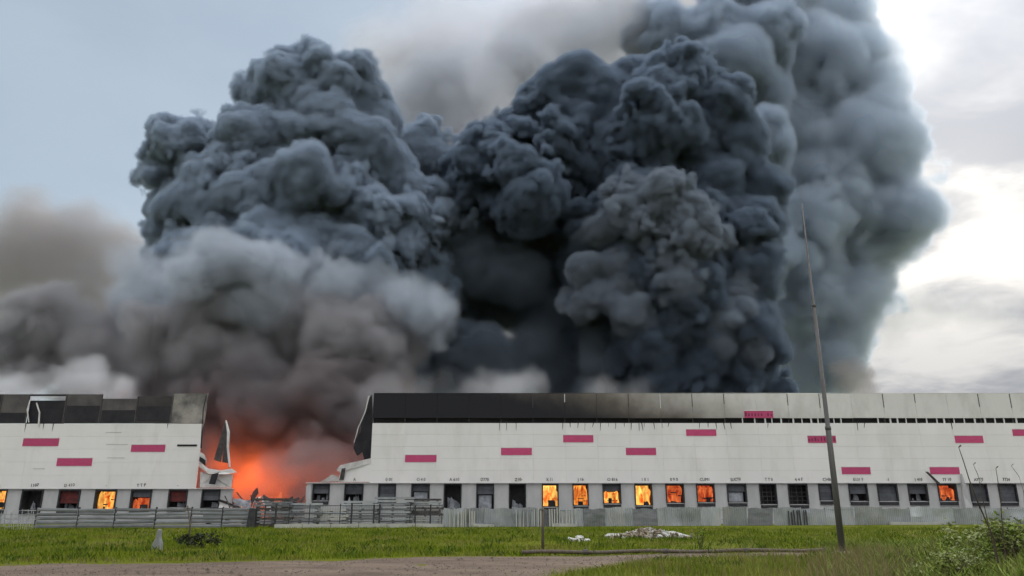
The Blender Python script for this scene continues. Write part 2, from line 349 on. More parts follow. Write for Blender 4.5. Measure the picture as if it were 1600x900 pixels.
# torn end of the wall beside the gap
def P(px, py, dy=0.0):
    v = at(px, py, FY + dy)[0]; return v
MB().prism([P(528, 751), P(532, 738), P(552, 731), P(579, 724), P(579, 753), P(528, 753)], (0, .14, 0)).build('torn_wall_panel', M['panel'], right)
MB().prism([P(526, 735, -.4), P(531, 727, -.5), P(554, 722, -.4), P(580, 716, -.02), P(580, 724, -.02), P(552, 731, -.3), P(532, 738, -.35)], (0, .1, .02)).build('bent_flashing', M['whitebits'], right)
MB().prism([P(500, 753, -.1), P(512, 746, -.3), P(519, 741, -.4), P(527, 744, -.35), P(532, 752, -.1)], (0, .12, 0)).build('crumpled_sheet', M['whitebits'], right)
MB().prism([P(530, 750, -.2), P(534, 732, -.45), P(540, 731, -.45), P(537, 750, -.2)], (0, .08, 0)).build('hanging_strip', M['steel'], right)
MB().prism([P(478, 800, .1), P(478, 760, .1), P(486, 755, .1), P(486, 800, .1)], (0, .3, 0)).build('end_pier', M['pier'], right)
MB().tube([P(577, 618, .3), P(570, 645, .2), P(560, 668, .1), P(553, 692, 0)], [.10, .08, .07, .04], 6).build('dangling_flashing', M['whitebits'], right)
MB().prism([P(552, 700, 1.2), P(556, 684, 1.3), P(563, 676, 1.2), P(565, 655, 1.4), P(573, 640, 1.2), P(576, 622, 1.3), P(581, 617, 1.2), P(583, 716, 1.2), P(570, 722, 1.2), P(566, 706, 1.4), P(558, 712, 1.2)], (0, .3, 0)).build('smoke_dark_sheet', M['black'], right)  # black sheet added in place of the dark smoke beside the wall end
MB().prism([P(548, 786, -.5), P(546, 776, -.6), P(540, 792, -1.3), P(530, 800, -1.9), P(522, 803, -2.2), P(524, 806, -2.2), P(536, 805, -1.8)], (0, .1, 0)).build('hanging_sheet', M['paledoor'], right)
# awning torn open at the burning dock near the far end
MB().prism([P(1446, 737, -.8), P(1450, 737, -.8), P(1470, 756, -.15), P(1466, 757, -.15)], (0, .1, 0)).build('bent_strip', M['steel'], right)
MB().prism([P(1500, 741, -.1), P(1503, 740, -.7), P(1520, 790, -1.2), P(1513, 812, -1.3), P(1505, 790, -.4)], (0, .08, 0)).build('loose_sheet', M['pier'], right)

# ================================================================= left block
LX0, LX1 = fx(-160, 700), fx(313, 700)
left = empty('warehouse', (-50, FY, 0), 'white warehouse end wall with charred black parapet, left of the gap', 'warehouse')
LZ_T, LZ_S, LZ_B = fz(616), fz(662), fz(763)
x = LX0
edges = [fx(p, 640) for p in (-160, -110, -60, 0, 43, 101, 157, 213, 268, 322)]
for i in range(len(edges) - 1):
    a, b = edges[i], edges[i + 1]; zt = LZ_T; mt = M['black2'] if i in (3, 5, 6, 7) else M['black']
    if i == 6: zt = fz(623)
    if i == 7: zt = fz(619)
    if i == 8: zt = LZ_T + .1; mt = M['soot_left'] if 'soot_left' in M else M['black']
    if i in (4,):      # cladding burnt away: frame only
        MB().box(a, b, FY + .3, FY + .4, LZ_S, zt - .9).build('inner_sheet', M['black'], left)
        MB().box(a + 1.6, b - 1.2, FY - .02, FY + .1, zt - .48, zt - .36).build('bent_sheet_edge', M['whitebits'], left)
        MB().box(a, b, FY + .02, FY + .2, zt - .25, zt).build('parapet_rail', M['black'], left)
    else: MB().box(a + .02, b - .02, FY + .02, FY + .2, LZ_S + .05, zt).build('parapet_panel', mt, left)
    MB().box(a - .08, a + .08, FY - .08, FY + .015, LZ_S + .1, zt - .1).build('parapet_post', M['steel'], left)
for (a_, b_, y0_, y1_) in ((215, 267, 635, 658), (1, 42, 645, 660), (103, 156, 634, 660), (159, 211, 641, 660), (-58, -2, 644, 660)): MB().box(fx(a_, 645), fx(b_, 645), FY - .04, FY + .015, fz(y1_), fz(y0_)).build('black_opening_plate', M['black'], left)  # black plates over the panels, the inner dark of openings as colour
MB().prism([P(44, 660, -.15), P(41.5, 640, -.2), P(46, 625, -.2), P(47.5, 625, -.2), P(43.5, 641, -.2), P(45.5, 660, -.15)], (0, .08, 0)).build('bent_strip', M['whitebits'], left)
MB().prism([P(59, 662, -.15), P(60.5, 645, -.25), P(56, 630, -.2), P(57.5, 629, -.2), P(62.5, 644, -.25), P(61, 668, -.15)], (0, .08, 0)).build('bent_strip', M['whitebits'], left)
ncol = 7; cw = (LX1 - LX0) / ncol; nrow = 5; dz = (LZ_S - LZ_B) / nrow
for i in range(ncol):
    for r_ in range(nrow):
        MB().box(LX0 + i * cw + .006, LX0 + (i + 1) * cw - .006, FY + rnd.uniform(-.012, .012), FY + .16, LZ_B + r_ * dz + .006, LZ_B + (r_ + 1) * dz - .006).build('wall_panel', M['panel'], left)
MB().box(LX0, LX1 - .1, FY + .2, FY + .3, LZ_B, LZ_S - .05).build('wall_backing', M['pier'], left)
MB().box(LX0, fx(364, 760), FY - .05, FY + .62, LZ_B - .10, LZ_B - .002).build('flashing', M['ledge'], left)
for s_ in ((36, 685, 92, 697), (89, 716, 144, 728), (205, 695, 258, 706)): stripe(left, *s_)
MB().box(fx(277, 696), fx(308, 696), FY - .06, FY - .014, fz(697.5), fz(694.5)).build('vent_slot', M['black'], left)
for (a, b, y) in ((165, 190, 675), (166, 200, 694), (168, 195, 715), (52, 70, 732)): MB().box(fx(a, y), fx(b, y), FY - .03, FY - .014, fz(y + .8), fz(y)).build('scuffed_seam', M['pier'], left)
for pxd in (39, 67, 82, 261): 
    xx = fx(pxd, 668); MB().prism([(xx, FY - .05, LZ_S + .1), (xx + .12, FY - .05, LZ_S + .1), (xx + .05, FY - .05, LZ_S - rnd.uniform(.6, 1.3))], (0, .03, 0)).build('tar_drip', M['black'], left)
DOCKS_L = [(-62, -34, 764, 796, 'closed', None), (-14, 9, 764, 796, 'fire bright', '-'), (32, 66, 764, 797, 'junk', '1107'), (90, 124, 764, 797, 'red', 'D 410'), (147, 181, 764, 797, 'fire bright', '-'), (203, 236, 764, 797, 'fire top low', 'T T P'), (262, 292, 764, 793, 'red', '-'), (314, 343, 764, 794, 'upper', None)]
holes = []
for d in DOCKS_L:
    xc = (fx(d[0], 775) + fx(d[1], 775)) / 2; w = fx(d[1], 775) - fx(d[0], 775); holes.append((xc - w / 2, xc + w / 2))
    dock(left, *d, LZ_B - .10)
hole_grid(left, LX0, fx(361, 780), LZ_B - .104, 0, holes)
# torn end by the gap
MB().prism([P(312, 762, -.03), P(313, 737, -.03), P(330, 741, -.5), P(350, 740, -.3), P(364, 741, -.1), P(361, 762, -.03)], (0, .13, 0)).build('torn_wall_panel', M['whitebits'], left)
MB().prism([P(310, 728, -.3), P(312, 722, -.5), P(325, 732, -.9), P(345, 735, -.7), P(362, 732, -.3), P(370, 738, -.2), P(352, 741, -.8), P(325, 740, -1.0)], (0, .12, 0)).build('curled_sheet', M['whitebits'], left)
MB().prism([P(310, 722, -.2), P(311, 706, -.2), P(318, 709, -.5), P(323, 720, -.6), P(320, 727, -.5)], (0, .1, 0)).build('curled_sheet', M['whitebits'], left)
MB().prism([P(311, 720, -.65), P(312, 713, -.65), P(321, 719, -.7), P(321, 728, -.7)], (0, .04, 0)).build('charred_patch', M['black'], left)
MB().prism([P(326, 756, -1.05), P(331, 741, -1.1), P(342, 738, -1.1), P(336, 757, -1.05)], (0, .05, 0)).build('charred_patch', M['black'], left)
MB().prism([P(334, 718, .8), P(343, 688, .9), P(351, 660, 1.0), P(353, 661, 1.0), P(350, 690, .9), P(345, 722, .8)], (0, .15, 0)).build('hanging_cladding', M['steel'], left)
MB().prism([P(347, 722, .7), P(350, 690, .7), P(352, 659, .7), P(358, 672, .7), P(357, 700, .7), P(359, 724, .7)], (0, .12, 0)).build('hanging_cladding', M['steel'], left)
MB().tube([P(353, 657, .4), P(357, 675, .35), P(356, 700, .3), P(359, 730, .2)], [.1, .22, .18, .14], 6).build('hanging_strip', M['whitebits'], left)
MB().tube([P(323, 617, .1), P(318, 640, .1), P(314, 700, .1)], .12, 6).build('edge_flashing', M['black'], left)
# ------------------------------------------------------------------ smoke
VEILS = []
def upsample(a, k):
    for ax in range(3):
        n = a.shape[ax]; p = np.linspace(0, n - 1, (n - 1) * k + 1); i = np.minimum(p.astype(int), n - 2)
        f = (p - i).astype(np.float32); sh = [1, 1, 1]; sh[ax] = -1; f = f.reshape(sh)
        a = np.take(a, i, ax) * (1 - f) + np.take(a, i + 1, ax) * f
    return a
def smoke_material(name, col, density, aniso=0.0, tint=None, tint_scale=0.03, emission=None):
    m = bpy.data.materials.new(name); m.use_nodes = True; nt = m.node_tree; nt.nodes.clear(); l = nt.links
    out = nt.nodes.new('ShaderNodeOutputMaterial'); pv = nt.nodes.new('ShaderNodeVolumePrincipled'); l.new(pv.outputs[0], out.inputs['Volume'])
    pv.inputs['Color'].default_value = (*col, 1); pv.inputs['Density'].default_value = density; pv.inputs['Anisotropy'].default_value = aniso
    if tint:
        tc = nt.nodes.new('ShaderNodeTexCoord'); tn = nt.nodes.new('ShaderNodeTexNoise'); tn.inputs['Scale'].default_value = tint_scale; tn.inputs['Detail'].default_value = 1.0
        mr = nt.nodes.new('ShaderNodeMapRange'); mr.inputs[1].default_value = .38; mr.inputs[2].default_value = .62
        mx = nt.nodes.new('ShaderNodeMix'); mx.data_type = 'RGBA'; mx.inputs[6].default_value = (*col, 1); mx.inputs[7].default_value = (*tint, 1)
        l.new(tc.outputs['Object'], tn.inputs['Vector']); l.new(tn.outputs[0], mr.inputs[0]); l.new(mr.outputs[0], mx.inputs[0]); l.new(mx.outputs[2], pv.inputs['Color'])
    return m
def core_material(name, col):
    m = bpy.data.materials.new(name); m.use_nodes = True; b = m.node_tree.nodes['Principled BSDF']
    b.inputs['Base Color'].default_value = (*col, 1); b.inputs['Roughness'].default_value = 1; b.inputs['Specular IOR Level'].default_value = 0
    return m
def smoke(name, label, blobs, Y0, col, density=1.0, vs=0.5, kk=0.45, edge=1.6, bill=((16, 3.2), (6.5, 1.5), (2.8, .6)), warp=(14, 3.0), fray=(4.0, 0.0),
          seed=1, sub=(14, .3, .5), tint=None, aniso=0.0, core=3.5, zmin=0.0, squash=1.0, group=None, step=None):
    """one body of smoke: big rolls listed as (px, py, radius px, depth offset m), rolls on the rolls, then billows as a density grid"""
    rg = np.random.default_rng(seed)
    L0 = []
    for b in blobs:
        x, y, r = b[:3]; p, mp = at(x, y, Y0 + (b[3] if len(b) > 3 else rg.uniform(-6, 6))); L0.append((p.x, p.y, p.z, r * mp))
    L0 = np.array(L0); L1 = []
    if sub:
        for (x, y, z, r) in L0:
            v = rg.normal(size=(sub[0], 3)); v[:, 2] += .2; v[:, 1] -= .2; v /= np.linalg.norm(v, axis=1)[:, None]
            rr = r * rg.uniform(sub[1], sub[2], sub[0]); c = np.array([x, y, z]) + v * (r * .8)
            L1 += [(*ci, ri) for ci, ri in zip(c, rr)]
        S = np.vstack([L0 * np.array([1, 1, 1, .9]), np.array(L1)])
    else: S = L0
    pad = 5.0
    lo = (S[:, :3] - S[:, 3:]).min(0) - pad; hi = (S[:, :3] + S[:, 3:]).max(0) + pad; lo[2] = max(lo[2], zmin)
    cs = vs * 2; n = np.ceil((hi - lo) / cs).astype(int) + 1
    acc = np.zeros(n, np.float32)
    ax = [lo[i] + cs * np.arange(n[i]) for i in range(3)]
    for (x, y, z, r) in S:
        R = r + 9 / kk * .5; sl = []
        for i, c in enumerate((x, y, z)):
            a = max(int((c - R - lo[i]) / cs), 0); b = min(int((c + R - lo[i]) / cs) + 2, n[i]); sl.append(slice(a, max(a, b)))
        g = [(ax[i][sl[i]] - c) ** 2 for i, c in enumerate((x, y, z))]
        d = np.sqrt(g[0][:, None, None] + g[1][None, :, None] + g[2][None, None, :])
        acc[sl[0], sl[1], sl[2]] += np.exp(np.clip(kk * (r - d), -9, 40)).astype(np.float32)
    phi = np.log(np.maximum(acc, math.exp(-9))) / kk
    phi = upsample(phi.astype(np.float32), 2); N = phi.shape
    def carrier(arr, attr):
        m_ = bpy.data.meshes.new(name + '_grid'); m_.vertices.add(arr.size)
        m_.attributes.new(attr, 'FLOAT', 'POINT').data.foreach_set('value', np.ascontiguousarray(arr, dtype=np.float32).ravel())
        return bpy.data.objects.new(name + '_grid', m_)
    def new_tree():
        ng = bpy.data.node_groups.new('smoke', 'GeometryNodeTree'); ng.interface.new_socket('Geometry', in_out='OUTPUT', socket_type='NodeSocketGeometry')
        nn = ng.nodes; l = ng.links
        def vm(op, a, b=None, s=None):
            m = nn.new('ShaderNodeVectorMath'); m.operation = op; l.new(a, m.inputs[0])
            if b is not None:
                if isinstance(b, tuple): m.inputs[1].default_value = b
                else: l.new(b, m.inputs[1])
            if s is not None: m.inputs['Scale'].default_value = s
            return m.outputs[0]
        def fm(op, a, b=0.0, clamp=False):
            m = nn.new('ShaderNodeMath'); m.operation = op; m.use_clamp = clamp
            for k, v in enumerate((a, b)):
                if isinstance(v, (int, float)): m.inputs[k].default_value = v
                else: l.new(v, m.inputs[k])
            return m.outputs[0]
        return ng, nn, l, vm, fm
    # ---- billows: noise fields evaluated once on the grid points
    band = np.flatnonzero((phi.ravel() > -7.0) & (phi.ravel() < 11.0))       # only near the surface do they matter
    src = carrier(phi.ravel()[band], 'phi')
    bi = np.unravel_index(band, N)
    src.data.vertices.foreach_set('co', np.stack([bi[i].astype(np.float32) * vs + lo[i] for i in range(3)], -1).astype(np.float32).ravel()); del bi
    ng, nn, l, vm, fm = new_tree(); ng.interface.new_socket('Geometry', in_out='INPUT', socket_type='NodeSocketGeometry')
    gi = nn.new('NodeGroupInput'); pos = nn.new('GeometryNodeInputPosition').outputs[0]
    na = nn.new('GeometryNodeInputNamedAttribute'); na.data_type = 'FLOAT'; na.inputs[0].default_value = 'phi'; val = na.outputs[0]
    wn = nn.new('ShaderNodeTexNoise'); wn.inputs['Scale'].default_value = 1 / warp[0]; wn.inputs['Detail'].default_value = 2
    l.new(vm('ADD', pos, (seed * 13.7, seed * 7.1, 0)), wn.inputs['Vector'])
    wp = vm('ADD', pos, vm('SCALE', vm('SUBTRACT', wn.outputs['Color'], (.5, .5, .5)), s=warp[1] * 2))
    mn = nn.new('ShaderNodeTexNoise'); mn.inputs['Scale'].default_value = 1 / 26.0; mn.inputs['Detail'].default_value = 1
    l.new(vm('ADD', pos, (seed * 5.3, 40.0, seed * 2.9)), mn.inputs['Vector'])
    mr_ = nn.new('ShaderNodeMapRange'); mr_.interpolation_type = 'SMOOTHSTEP'; mr_.inputs[1].default_value = .36; mr_.inputs[2].default_value = .64; mr_.inputs[3].default_value = .45; mr_.inputs[4].default_value = 1.45; l.new(mn.outputs[0], mr_.inputs[0])
    mod = mr_.outputs[0]                        # some stretches billow strongly, others are torn and soft
    for k, (size, amp) in enumerate(bill):
        vo = nn.new('ShaderNodeTexVoronoi'); vo.feature = 'F1'; vo.inputs['Scale'].default_value = 1 / size; vo.inputs['Randomness'].default_value = 1
        l.new(vm('ADD', wp, (seed * 31.3 + k * 5, k * 17.9, k * 3.3)), vo.inputs['Vector'])
        f = vo.outputs['Distance']
        t_ = fm('MULTIPLY', fm('SUBTRACT', .42, fm('MULTIPLY', f, f)), amp * 1.9)
        val = fm('ADD', val, fm('MULTIPLY', t_, mod) if k else t_)
    if fray[1]:
        fn = nn.new('ShaderNodeTexNoise'); fn.inputs['Scale'].default_value = 1 / fray[0]; fn.inputs['Detail'].default_value = 3; fn.inputs['Roughness'].default_value = .6
        l.new(vm('ADD', wp, (seed * 3.0, 0, 9.0)), fn.inputs['Vector'])
        val = fm('ADD', val, fm('MULTIPLY', fm('SUBTRACT', fn.outputs[0], .5), fray[1] * 2))
    g_ = gi.outputs[0]
    for an, fv in (('val', val), ('mod', mod)):
        st = nn.new('GeometryNodeStoreNamedAttribute'); st.data_type = 'FLOAT'; st.domain = 'POINT'; st.inputs['Name'].default_value = an
        l.new(g_, st.inputs['Geometry']); l.new(fv, st.inputs['Value']); g_ = st.outputs[0]
    l.new(g_, nn.new('NodeGroupOutput').inputs[0])
    C.objects.link(src); src.modifiers.new('billows', 'NODES').node_group = ng
    bpy.context.view_layer.update(); ev = src.evaluated_get(bpy.context.evaluated_depsgraph_get()).data
    out = {}; got = {}
    for an in ('val', 'mod'):
        got[an] = np.empty(len(band), np.float32); ev.attributes[an].data.foreach_get('value', got[an])
    full = phi.ravel().copy(); full[band] = got['val']; out['val'] = full.reshape(N)
    d_ = (phi.ravel() > 0).astype(np.float32); d_[band] = np.clip(got['val'] / ((2.0 - got['mod']) * edge * 1.5), 0, 1); out['den'] = d_.reshape(N)
    C.objects.unlink(src); gm = src.data; bpy.data.objects.remove(src); bpy.data.meshes.remove(gm); bpy.data.node_groups.remove(ng)
    def grid_tree(arr, step, iso=None):
        """geometry nodes that turn the stored values into a density grid, or into the surface at iso"""
        n_ = arr.shape; cell = vs * step; car = carrier(arr, 'v')
        ng, nn, l, vm, fm = new_tree()
        def im(op, a, b):
            m = nn.new('FunctionNodeIntegerMath'); m.operation = op
            for k, v in enumerate((a, b)):
                if isinstance(v, int): m.inputs[k].default_value = v
                else: l.new(v, m.inputs[k])
            return m.outputs[0]
        pos = nn.new('GeometryNodeInputPosition').outputs[0]
        ix = vm('FLOOR', vm('ADD', vm('SCALE', vm('SUBTRACT', pos, tuple(lo)), s=1 / cell), (.5, .5, .5)))
        sp = nn.new('ShaderNodeSeparateXYZ'); l.new(ix, sp.inputs[0])
        idx = im('ADD', im('MULTIPLY', im('ADD', im('MULTIPLY', sp.outputs[0], int(n_[1])), sp.outputs[1]), int(n_[2])), sp.outputs[2])
        oi = nn.new('GeometryNodeObjectInfo'); oi.inputs[0].default_value = car
        si = nn.new('GeometryNodeSampleIndex'); na = nn.new('GeometryNodeInputNamedAttribute'); na.data_type = 'FLOAT'; na.inputs[0].default_value = 'v'
        l.new(oi.outputs['Geometry'], si.inputs['Geometry']); l.new(na.outputs[0], si.inputs['Value']); l.new(idx, si.inputs['Index'])
        vc = nn.new('GeometryNodeVolumeCube'); vc.inputs['Min'].default_value = tuple(lo); vc.inputs['Max'].default_value = tuple(lo + (np.array(n_) - 1) * cell)
        for i, k in enumerate('XYZ'): vc.inputs['Resolution ' + k].default_value = int(n_[i])
        l.new(si.outputs[0], vc.inputs['Density'])
        sm = nn.new('GeometryNodeSetMaterial'); go = nn.new('NodeGroupOutput')
        if iso is not None:
            v2 = nn.new('GeometryNodeVolumeToMesh'); v2.resolution_mode = 'VOXEL_SIZE'; v2.inputs['Voxel Size'].default_value = cell; v2.inputs['Threshold'].default_value = iso; v2.inputs['Adaptivity'].default_value = 0.0
            l.new(vc.outputs[0], v2.inputs[0]); l.new(v2.outputs[0], sm.inputs[0])
        else: l.new(vc.outputs[0], sm.inputs[0])
        l.new(sm.outputs[0], go.inputs[0])
        return ng, sm
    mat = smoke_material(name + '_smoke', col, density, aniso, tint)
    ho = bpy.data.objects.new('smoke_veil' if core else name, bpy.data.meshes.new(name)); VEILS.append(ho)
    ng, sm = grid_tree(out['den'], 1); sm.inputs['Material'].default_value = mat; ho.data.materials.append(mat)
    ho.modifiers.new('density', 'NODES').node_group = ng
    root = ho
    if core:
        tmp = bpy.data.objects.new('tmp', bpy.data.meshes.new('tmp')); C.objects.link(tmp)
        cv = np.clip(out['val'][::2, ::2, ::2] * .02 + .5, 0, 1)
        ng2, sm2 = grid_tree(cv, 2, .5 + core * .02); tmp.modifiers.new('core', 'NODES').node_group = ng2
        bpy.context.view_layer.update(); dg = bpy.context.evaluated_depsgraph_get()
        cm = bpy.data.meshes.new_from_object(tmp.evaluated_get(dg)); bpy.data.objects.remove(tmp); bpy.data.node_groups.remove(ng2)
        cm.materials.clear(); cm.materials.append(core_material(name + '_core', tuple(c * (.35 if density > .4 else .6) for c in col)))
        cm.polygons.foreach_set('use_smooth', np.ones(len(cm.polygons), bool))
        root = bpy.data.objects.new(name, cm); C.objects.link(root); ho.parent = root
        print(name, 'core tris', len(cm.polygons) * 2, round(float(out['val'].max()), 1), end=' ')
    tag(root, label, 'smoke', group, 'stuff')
    print(name, N, round(np.prod(N) / 1e6, 1), 'M', round(time.time() - T0, 1))
    return root

LEFT = [(488, 140, 46, 4), (435, 162, 38, 6), (540, 152, 40, 5), (572, 200, 38, 8), (280, 262, 38, 0), (315, 240, 32, 3), (400, 250, 62, 4), (500, 235, 76, 6), (590, 255, 44, 6), (622, 310, 44, 10),
        (345, 330, 55, 0), (430, 350, 68, -4), (520, 360, 64, -3), (572, 400, 36, -6), (298, 345, 38, 0), (610, 390, 70, 8), (370, 430, 72, -2), (500, 450, 74, 0), (600, 480, 60, 6), (420, 520, 80, 2), (520, 540, 80, 4), (660, 430, 60, 14), (690, 340, 50, 16), (330, 390, 44, -5), (470, 395, 44, -10), (400, 345, 38, -13), (330, 300, 40, -2), (470, 300, 40, -10), (560, 310, 42, -6), (668, 350, 48, 22), (688, 290, 42, 24), (655, 245, 36, 20)]
smoke('left_smoke_plume', 'dark blue-grey billowing smoke column rising behind the gap in the wall', LEFT, 152, (.49, .58, .69), seed=3, aniso=.2, fray=(3.0, 1.5), kk=1.0, vs=.43, density=2.2, edge=.9, core=2.2, bill=((15, 4.2), (6.2, 2.3), (2.7, 1.05), (1.2, .5)))
MAIN = [(780, 270, 58, 2), (850, 190, 50, 6), (945, 140, 52, 4), (1030, 145, 52, 2), (1095, 210, 58, -2), (1130, 300, 58, -2), (1150, 215, 30, -4), (890, 260, 84, 10), (1000, 240, 85, 2), (822, 300, 36, -12),
        (1155, 365, 46, -2), (1010, 360, 72, -2), (930, 390, 58, 0), (1095, 375, 60, -4), (1000, 450, 80, -4), (1080, 450, 58, -6), (1140, 440, 44, -6), (1110, 520, 72, -6), (1160, 550, 46, -6), (1000, 540, 85, 2), (1060, 590, 48, -4), (1170, 600, 38, -4)]
smoke('main_smoke_plume', 'massive dark smoke column with cauliflower billows behind the long wall', MAIN, 160, (.32, .395, .49), seed=11, aniso=.35, fray=(3.0, 1.5), kk=1.0, vs=.43, density=2.2, edge=.9, core=2.2, bill=((14, 4.4), (5.8, 2.4), (2.5, 1.15), (1.2, .5)))
SHADE = [(900, 500, 90, 12), (810, 440, 90, 14), (720, 490, 62, 14), (735, 400, 44, 8), (760, 575, 50, -2), (660, 570, 62, 10), (860, 380, 85, 16), (755, 330, 50, 10), (700, 560, 40, 0), (930, 590, 60, 0), (840, 590, 60, 4), (650, 440, 60, 20)]  # hollow between the columns: its shade is put into the smoke colour
smoke('shaded_hollow_smoke', 'smoke in the hollow between the two big columns, its shade put into a near-black colour', SHADE, 160, (.24, .29, .35), seed=13, kk=1.0, vs=.6, bill=((15, 4.0), (6, 1.8), (2.7, .6)))
FRONT = [(1010, 345, 52), (945, 372, 40), (1075, 362, 44), (1040, 312, 34), (985, 322, 30), (960, 440, 50), (1010, 415, 42), (920, 452, 32), (1050, 450, 46), (1100, 432, 42), (1150, 432, 40), (1130, 480, 40), (1000, 485, 46), (1120, 525, 38), (1165, 545, 34), (1080, 510, 40), (1060, 395, 40)]
smoke('front_smoke_billow', 'crisp grey cauliflower billow on the front of the main column', FRONT, 149, (.36, .415, .49), seed=19, kk=1.4, vs=.36, density=2.2, edge=.9, bill=((8, 2.6), (3.6, 1.5), (1.7, .65), (.9, .25)), warp=(8, 1.6), fray=(2.2, .6), core=2.0, sub=(12, .3, .45))
TOPR = [(1045, 75, 42), (1095, 95, 50), (1150, 105, 48), (1190, 60, 40), (1175, -5, 46), (1180, 165, 44), (1172, 235, 44), (1178, 310, 40), (1180, 390, 40), (1185, 470, 36), (1120, 40, 40)]
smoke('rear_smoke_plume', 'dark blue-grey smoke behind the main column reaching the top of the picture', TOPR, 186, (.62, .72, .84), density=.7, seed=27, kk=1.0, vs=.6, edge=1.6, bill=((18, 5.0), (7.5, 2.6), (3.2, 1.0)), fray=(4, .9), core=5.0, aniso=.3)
RIGHT = [(1190, 110, 70), (1270, 110, 75), (1330, 130, 52), (1250, 200, 80), (1340, 230, 70), (1385, 265, 48), (1300, 310, 85), (1390, 345, 54), (1230, 330, 70), (1320, 420, 75), (1365, 420, 42), (1250, 440, 75), (1280, 510, 60), (1310, 530, 36), (1230, 540, 60), (1250, 590, 40), (1280, 570, 30), (1210, -10, 60), (1320, 20, 52), (1360, 80, 30)]
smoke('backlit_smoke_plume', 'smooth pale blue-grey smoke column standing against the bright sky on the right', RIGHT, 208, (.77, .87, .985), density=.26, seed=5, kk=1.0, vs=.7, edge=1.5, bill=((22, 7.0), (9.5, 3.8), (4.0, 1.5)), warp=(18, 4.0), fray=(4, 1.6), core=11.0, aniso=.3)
MIDDLE = [(640, 190, 55), (700, 150, 60), (770, 150, 55), (680, 260, 60), (740, 230, 55), (650, 330, 50), (710, 340, 50), (830, 110, 50), (900, 90, 50), (960, 60, 50)]
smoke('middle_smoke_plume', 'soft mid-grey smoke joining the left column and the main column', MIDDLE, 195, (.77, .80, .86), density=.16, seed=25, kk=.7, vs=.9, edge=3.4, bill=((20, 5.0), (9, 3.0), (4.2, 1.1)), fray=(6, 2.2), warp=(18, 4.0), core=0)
PALE = [(230, 440, 42), (290, 465, 46), (350, 440, 40, -9), (385, 437, 44, -9), (325, 428, 30, -10), (440, 470, 54, -4), (520, 440, 34), (550, 455, 40), (590, 490, 46), (640, 492, 34), (350, 500, 50), (250, 490, 40)]
smoke('pale_smoke_bank', 'pale blue-grey puffs of smoke in front of the left dark column', PALE, 138, (.72, .78, .86), density=.45, seed=8, kk=.9, vs=.55, edge=2.6, bill=((12, 3.4), (5.2, 2.0), (2.4, .9)), fray=(3.5, 1.4), core=5.5)
BROWN = [(350, 545, 62), (450, 550, 72), (540, 545, 56), (260, 550, 54), (180, 520, 42), (100, 530, 46), (55, 560, 38), (160, 570, 46), (330, 610, 48), (410, 625, 52), (490, 625, 48), (230, 600, 36), (590, 540, 40)]
smoke('brown_smoke_bank', 'soft grey-brown smoke rolling low over the left wall and the gap', BROWN, 134, (.50, .495, .515), density=.6, seed=18, kk=.9, vs=.55, edge=2.4, bill=((12, 3.8), (5.2, 2.3), (2.4, 1.0)), fray=(3.5, 1.4), core=6.0)
GAP = [(380, 700, 34, 9), (450, 700, 40, 8), (510, 710, 40, 5), (455, 760, 28, -2), (490, 750, 34, -3), (350, 690, 30, 7), (545, 700, 26, 3), (430, 785, 22, -1), (350, 740, 20, 6), (400, 750, 30, 8)]
smoke('gap_smoke', 'smoke lit red and orange by the fire in the gap between the walls', GAP, 121, (.50, .42, .42), density=.17, seed=9, kk=.8, vs=.45, edge=1.8, bill=((8, 2.8), (3.6, 1.5), (1.8, .5)), fray=(4, 1.0), core=0)
GAPTOP = [(390, 620, 44, 3), (450, 635, 50, 1), (515, 640, 44, 2), (560, 620, 36, 4), (345, 640, 30, 6), (420, 665, 30, 5), (500, 680, 30, 2), (540, 670, 26, 3)]
smoke('sooty_gap_smoke', 'dark smoke hanging over the fire at the top of the gap', GAPTOP, 122, (.34, .31, .32), density=.5, seed=29, kk=.9, vs=.45, edge=1.8, bill=((8, 2.8), (3.6, 1.5), (1.8, .6)), fray=(4, 1.0), core=0)
GAPBACK = [(340, 650, 50), (420, 650, 55), (500, 650, 55), (570, 640, 50), (350, 730, 45), (420, 735, 50), (500, 735, 50), (560, 720, 45), (340, 785, 40), (460, 785, 45), (540, 780, 40), (590, 690, 40)]
smoke('dark_gap_smoke', 'dark red-brown smoke wall behind the fire in the gap', GAPBACK, 140, (.40, .33, .32), density=.7, seed=23, kk=.9, vs=.6, edge=2.0, bill=((10, 3.0), (4.4, 1.5), (2.1, .5)), core=4.5)
HAZE = [(600, 100, 50), (620, 120, 55), (700, 80, 65), (790, 90, 70), (880, 60, 65), (960, 30, 60), (700, 180, 60), (780, 180, 60), (660, 250, 60), (1060, 10, 50), (1150, 0, 60), (700, 300, 50)]
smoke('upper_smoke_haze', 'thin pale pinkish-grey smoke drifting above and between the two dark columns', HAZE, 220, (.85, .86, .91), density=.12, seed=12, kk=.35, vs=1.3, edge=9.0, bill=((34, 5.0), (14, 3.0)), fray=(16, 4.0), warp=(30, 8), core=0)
LHAZE = [(20, 420, 60), (90, 400, 50), (140, 450, 55), (40, 490, 60), (190, 420, 35), (-50, 440, 60), (120, 520, 60), (0, 560, 60)]
smoke('left_smoke_haze', 'thin brownish smoke haze drifting at the left edge of the sky', LHAZE, 175, (.57, .55, .55), density=.15, seed=14, kk=.4, vs=1.1, edge=6.0, bill=((26, 4.0), (11, 3.0), (5, 1.2)), fray=(9, 3.5), warp=(24, 6), core=0)
WHITE = [(15, 612, 8, 2), (50, 614, 6, 1), (125, 604, 13, 4), (150, 606, 12, 4), (185, 613, 8, 2), (135, 585, 8, 5), (-30, 608, 10, 3)]
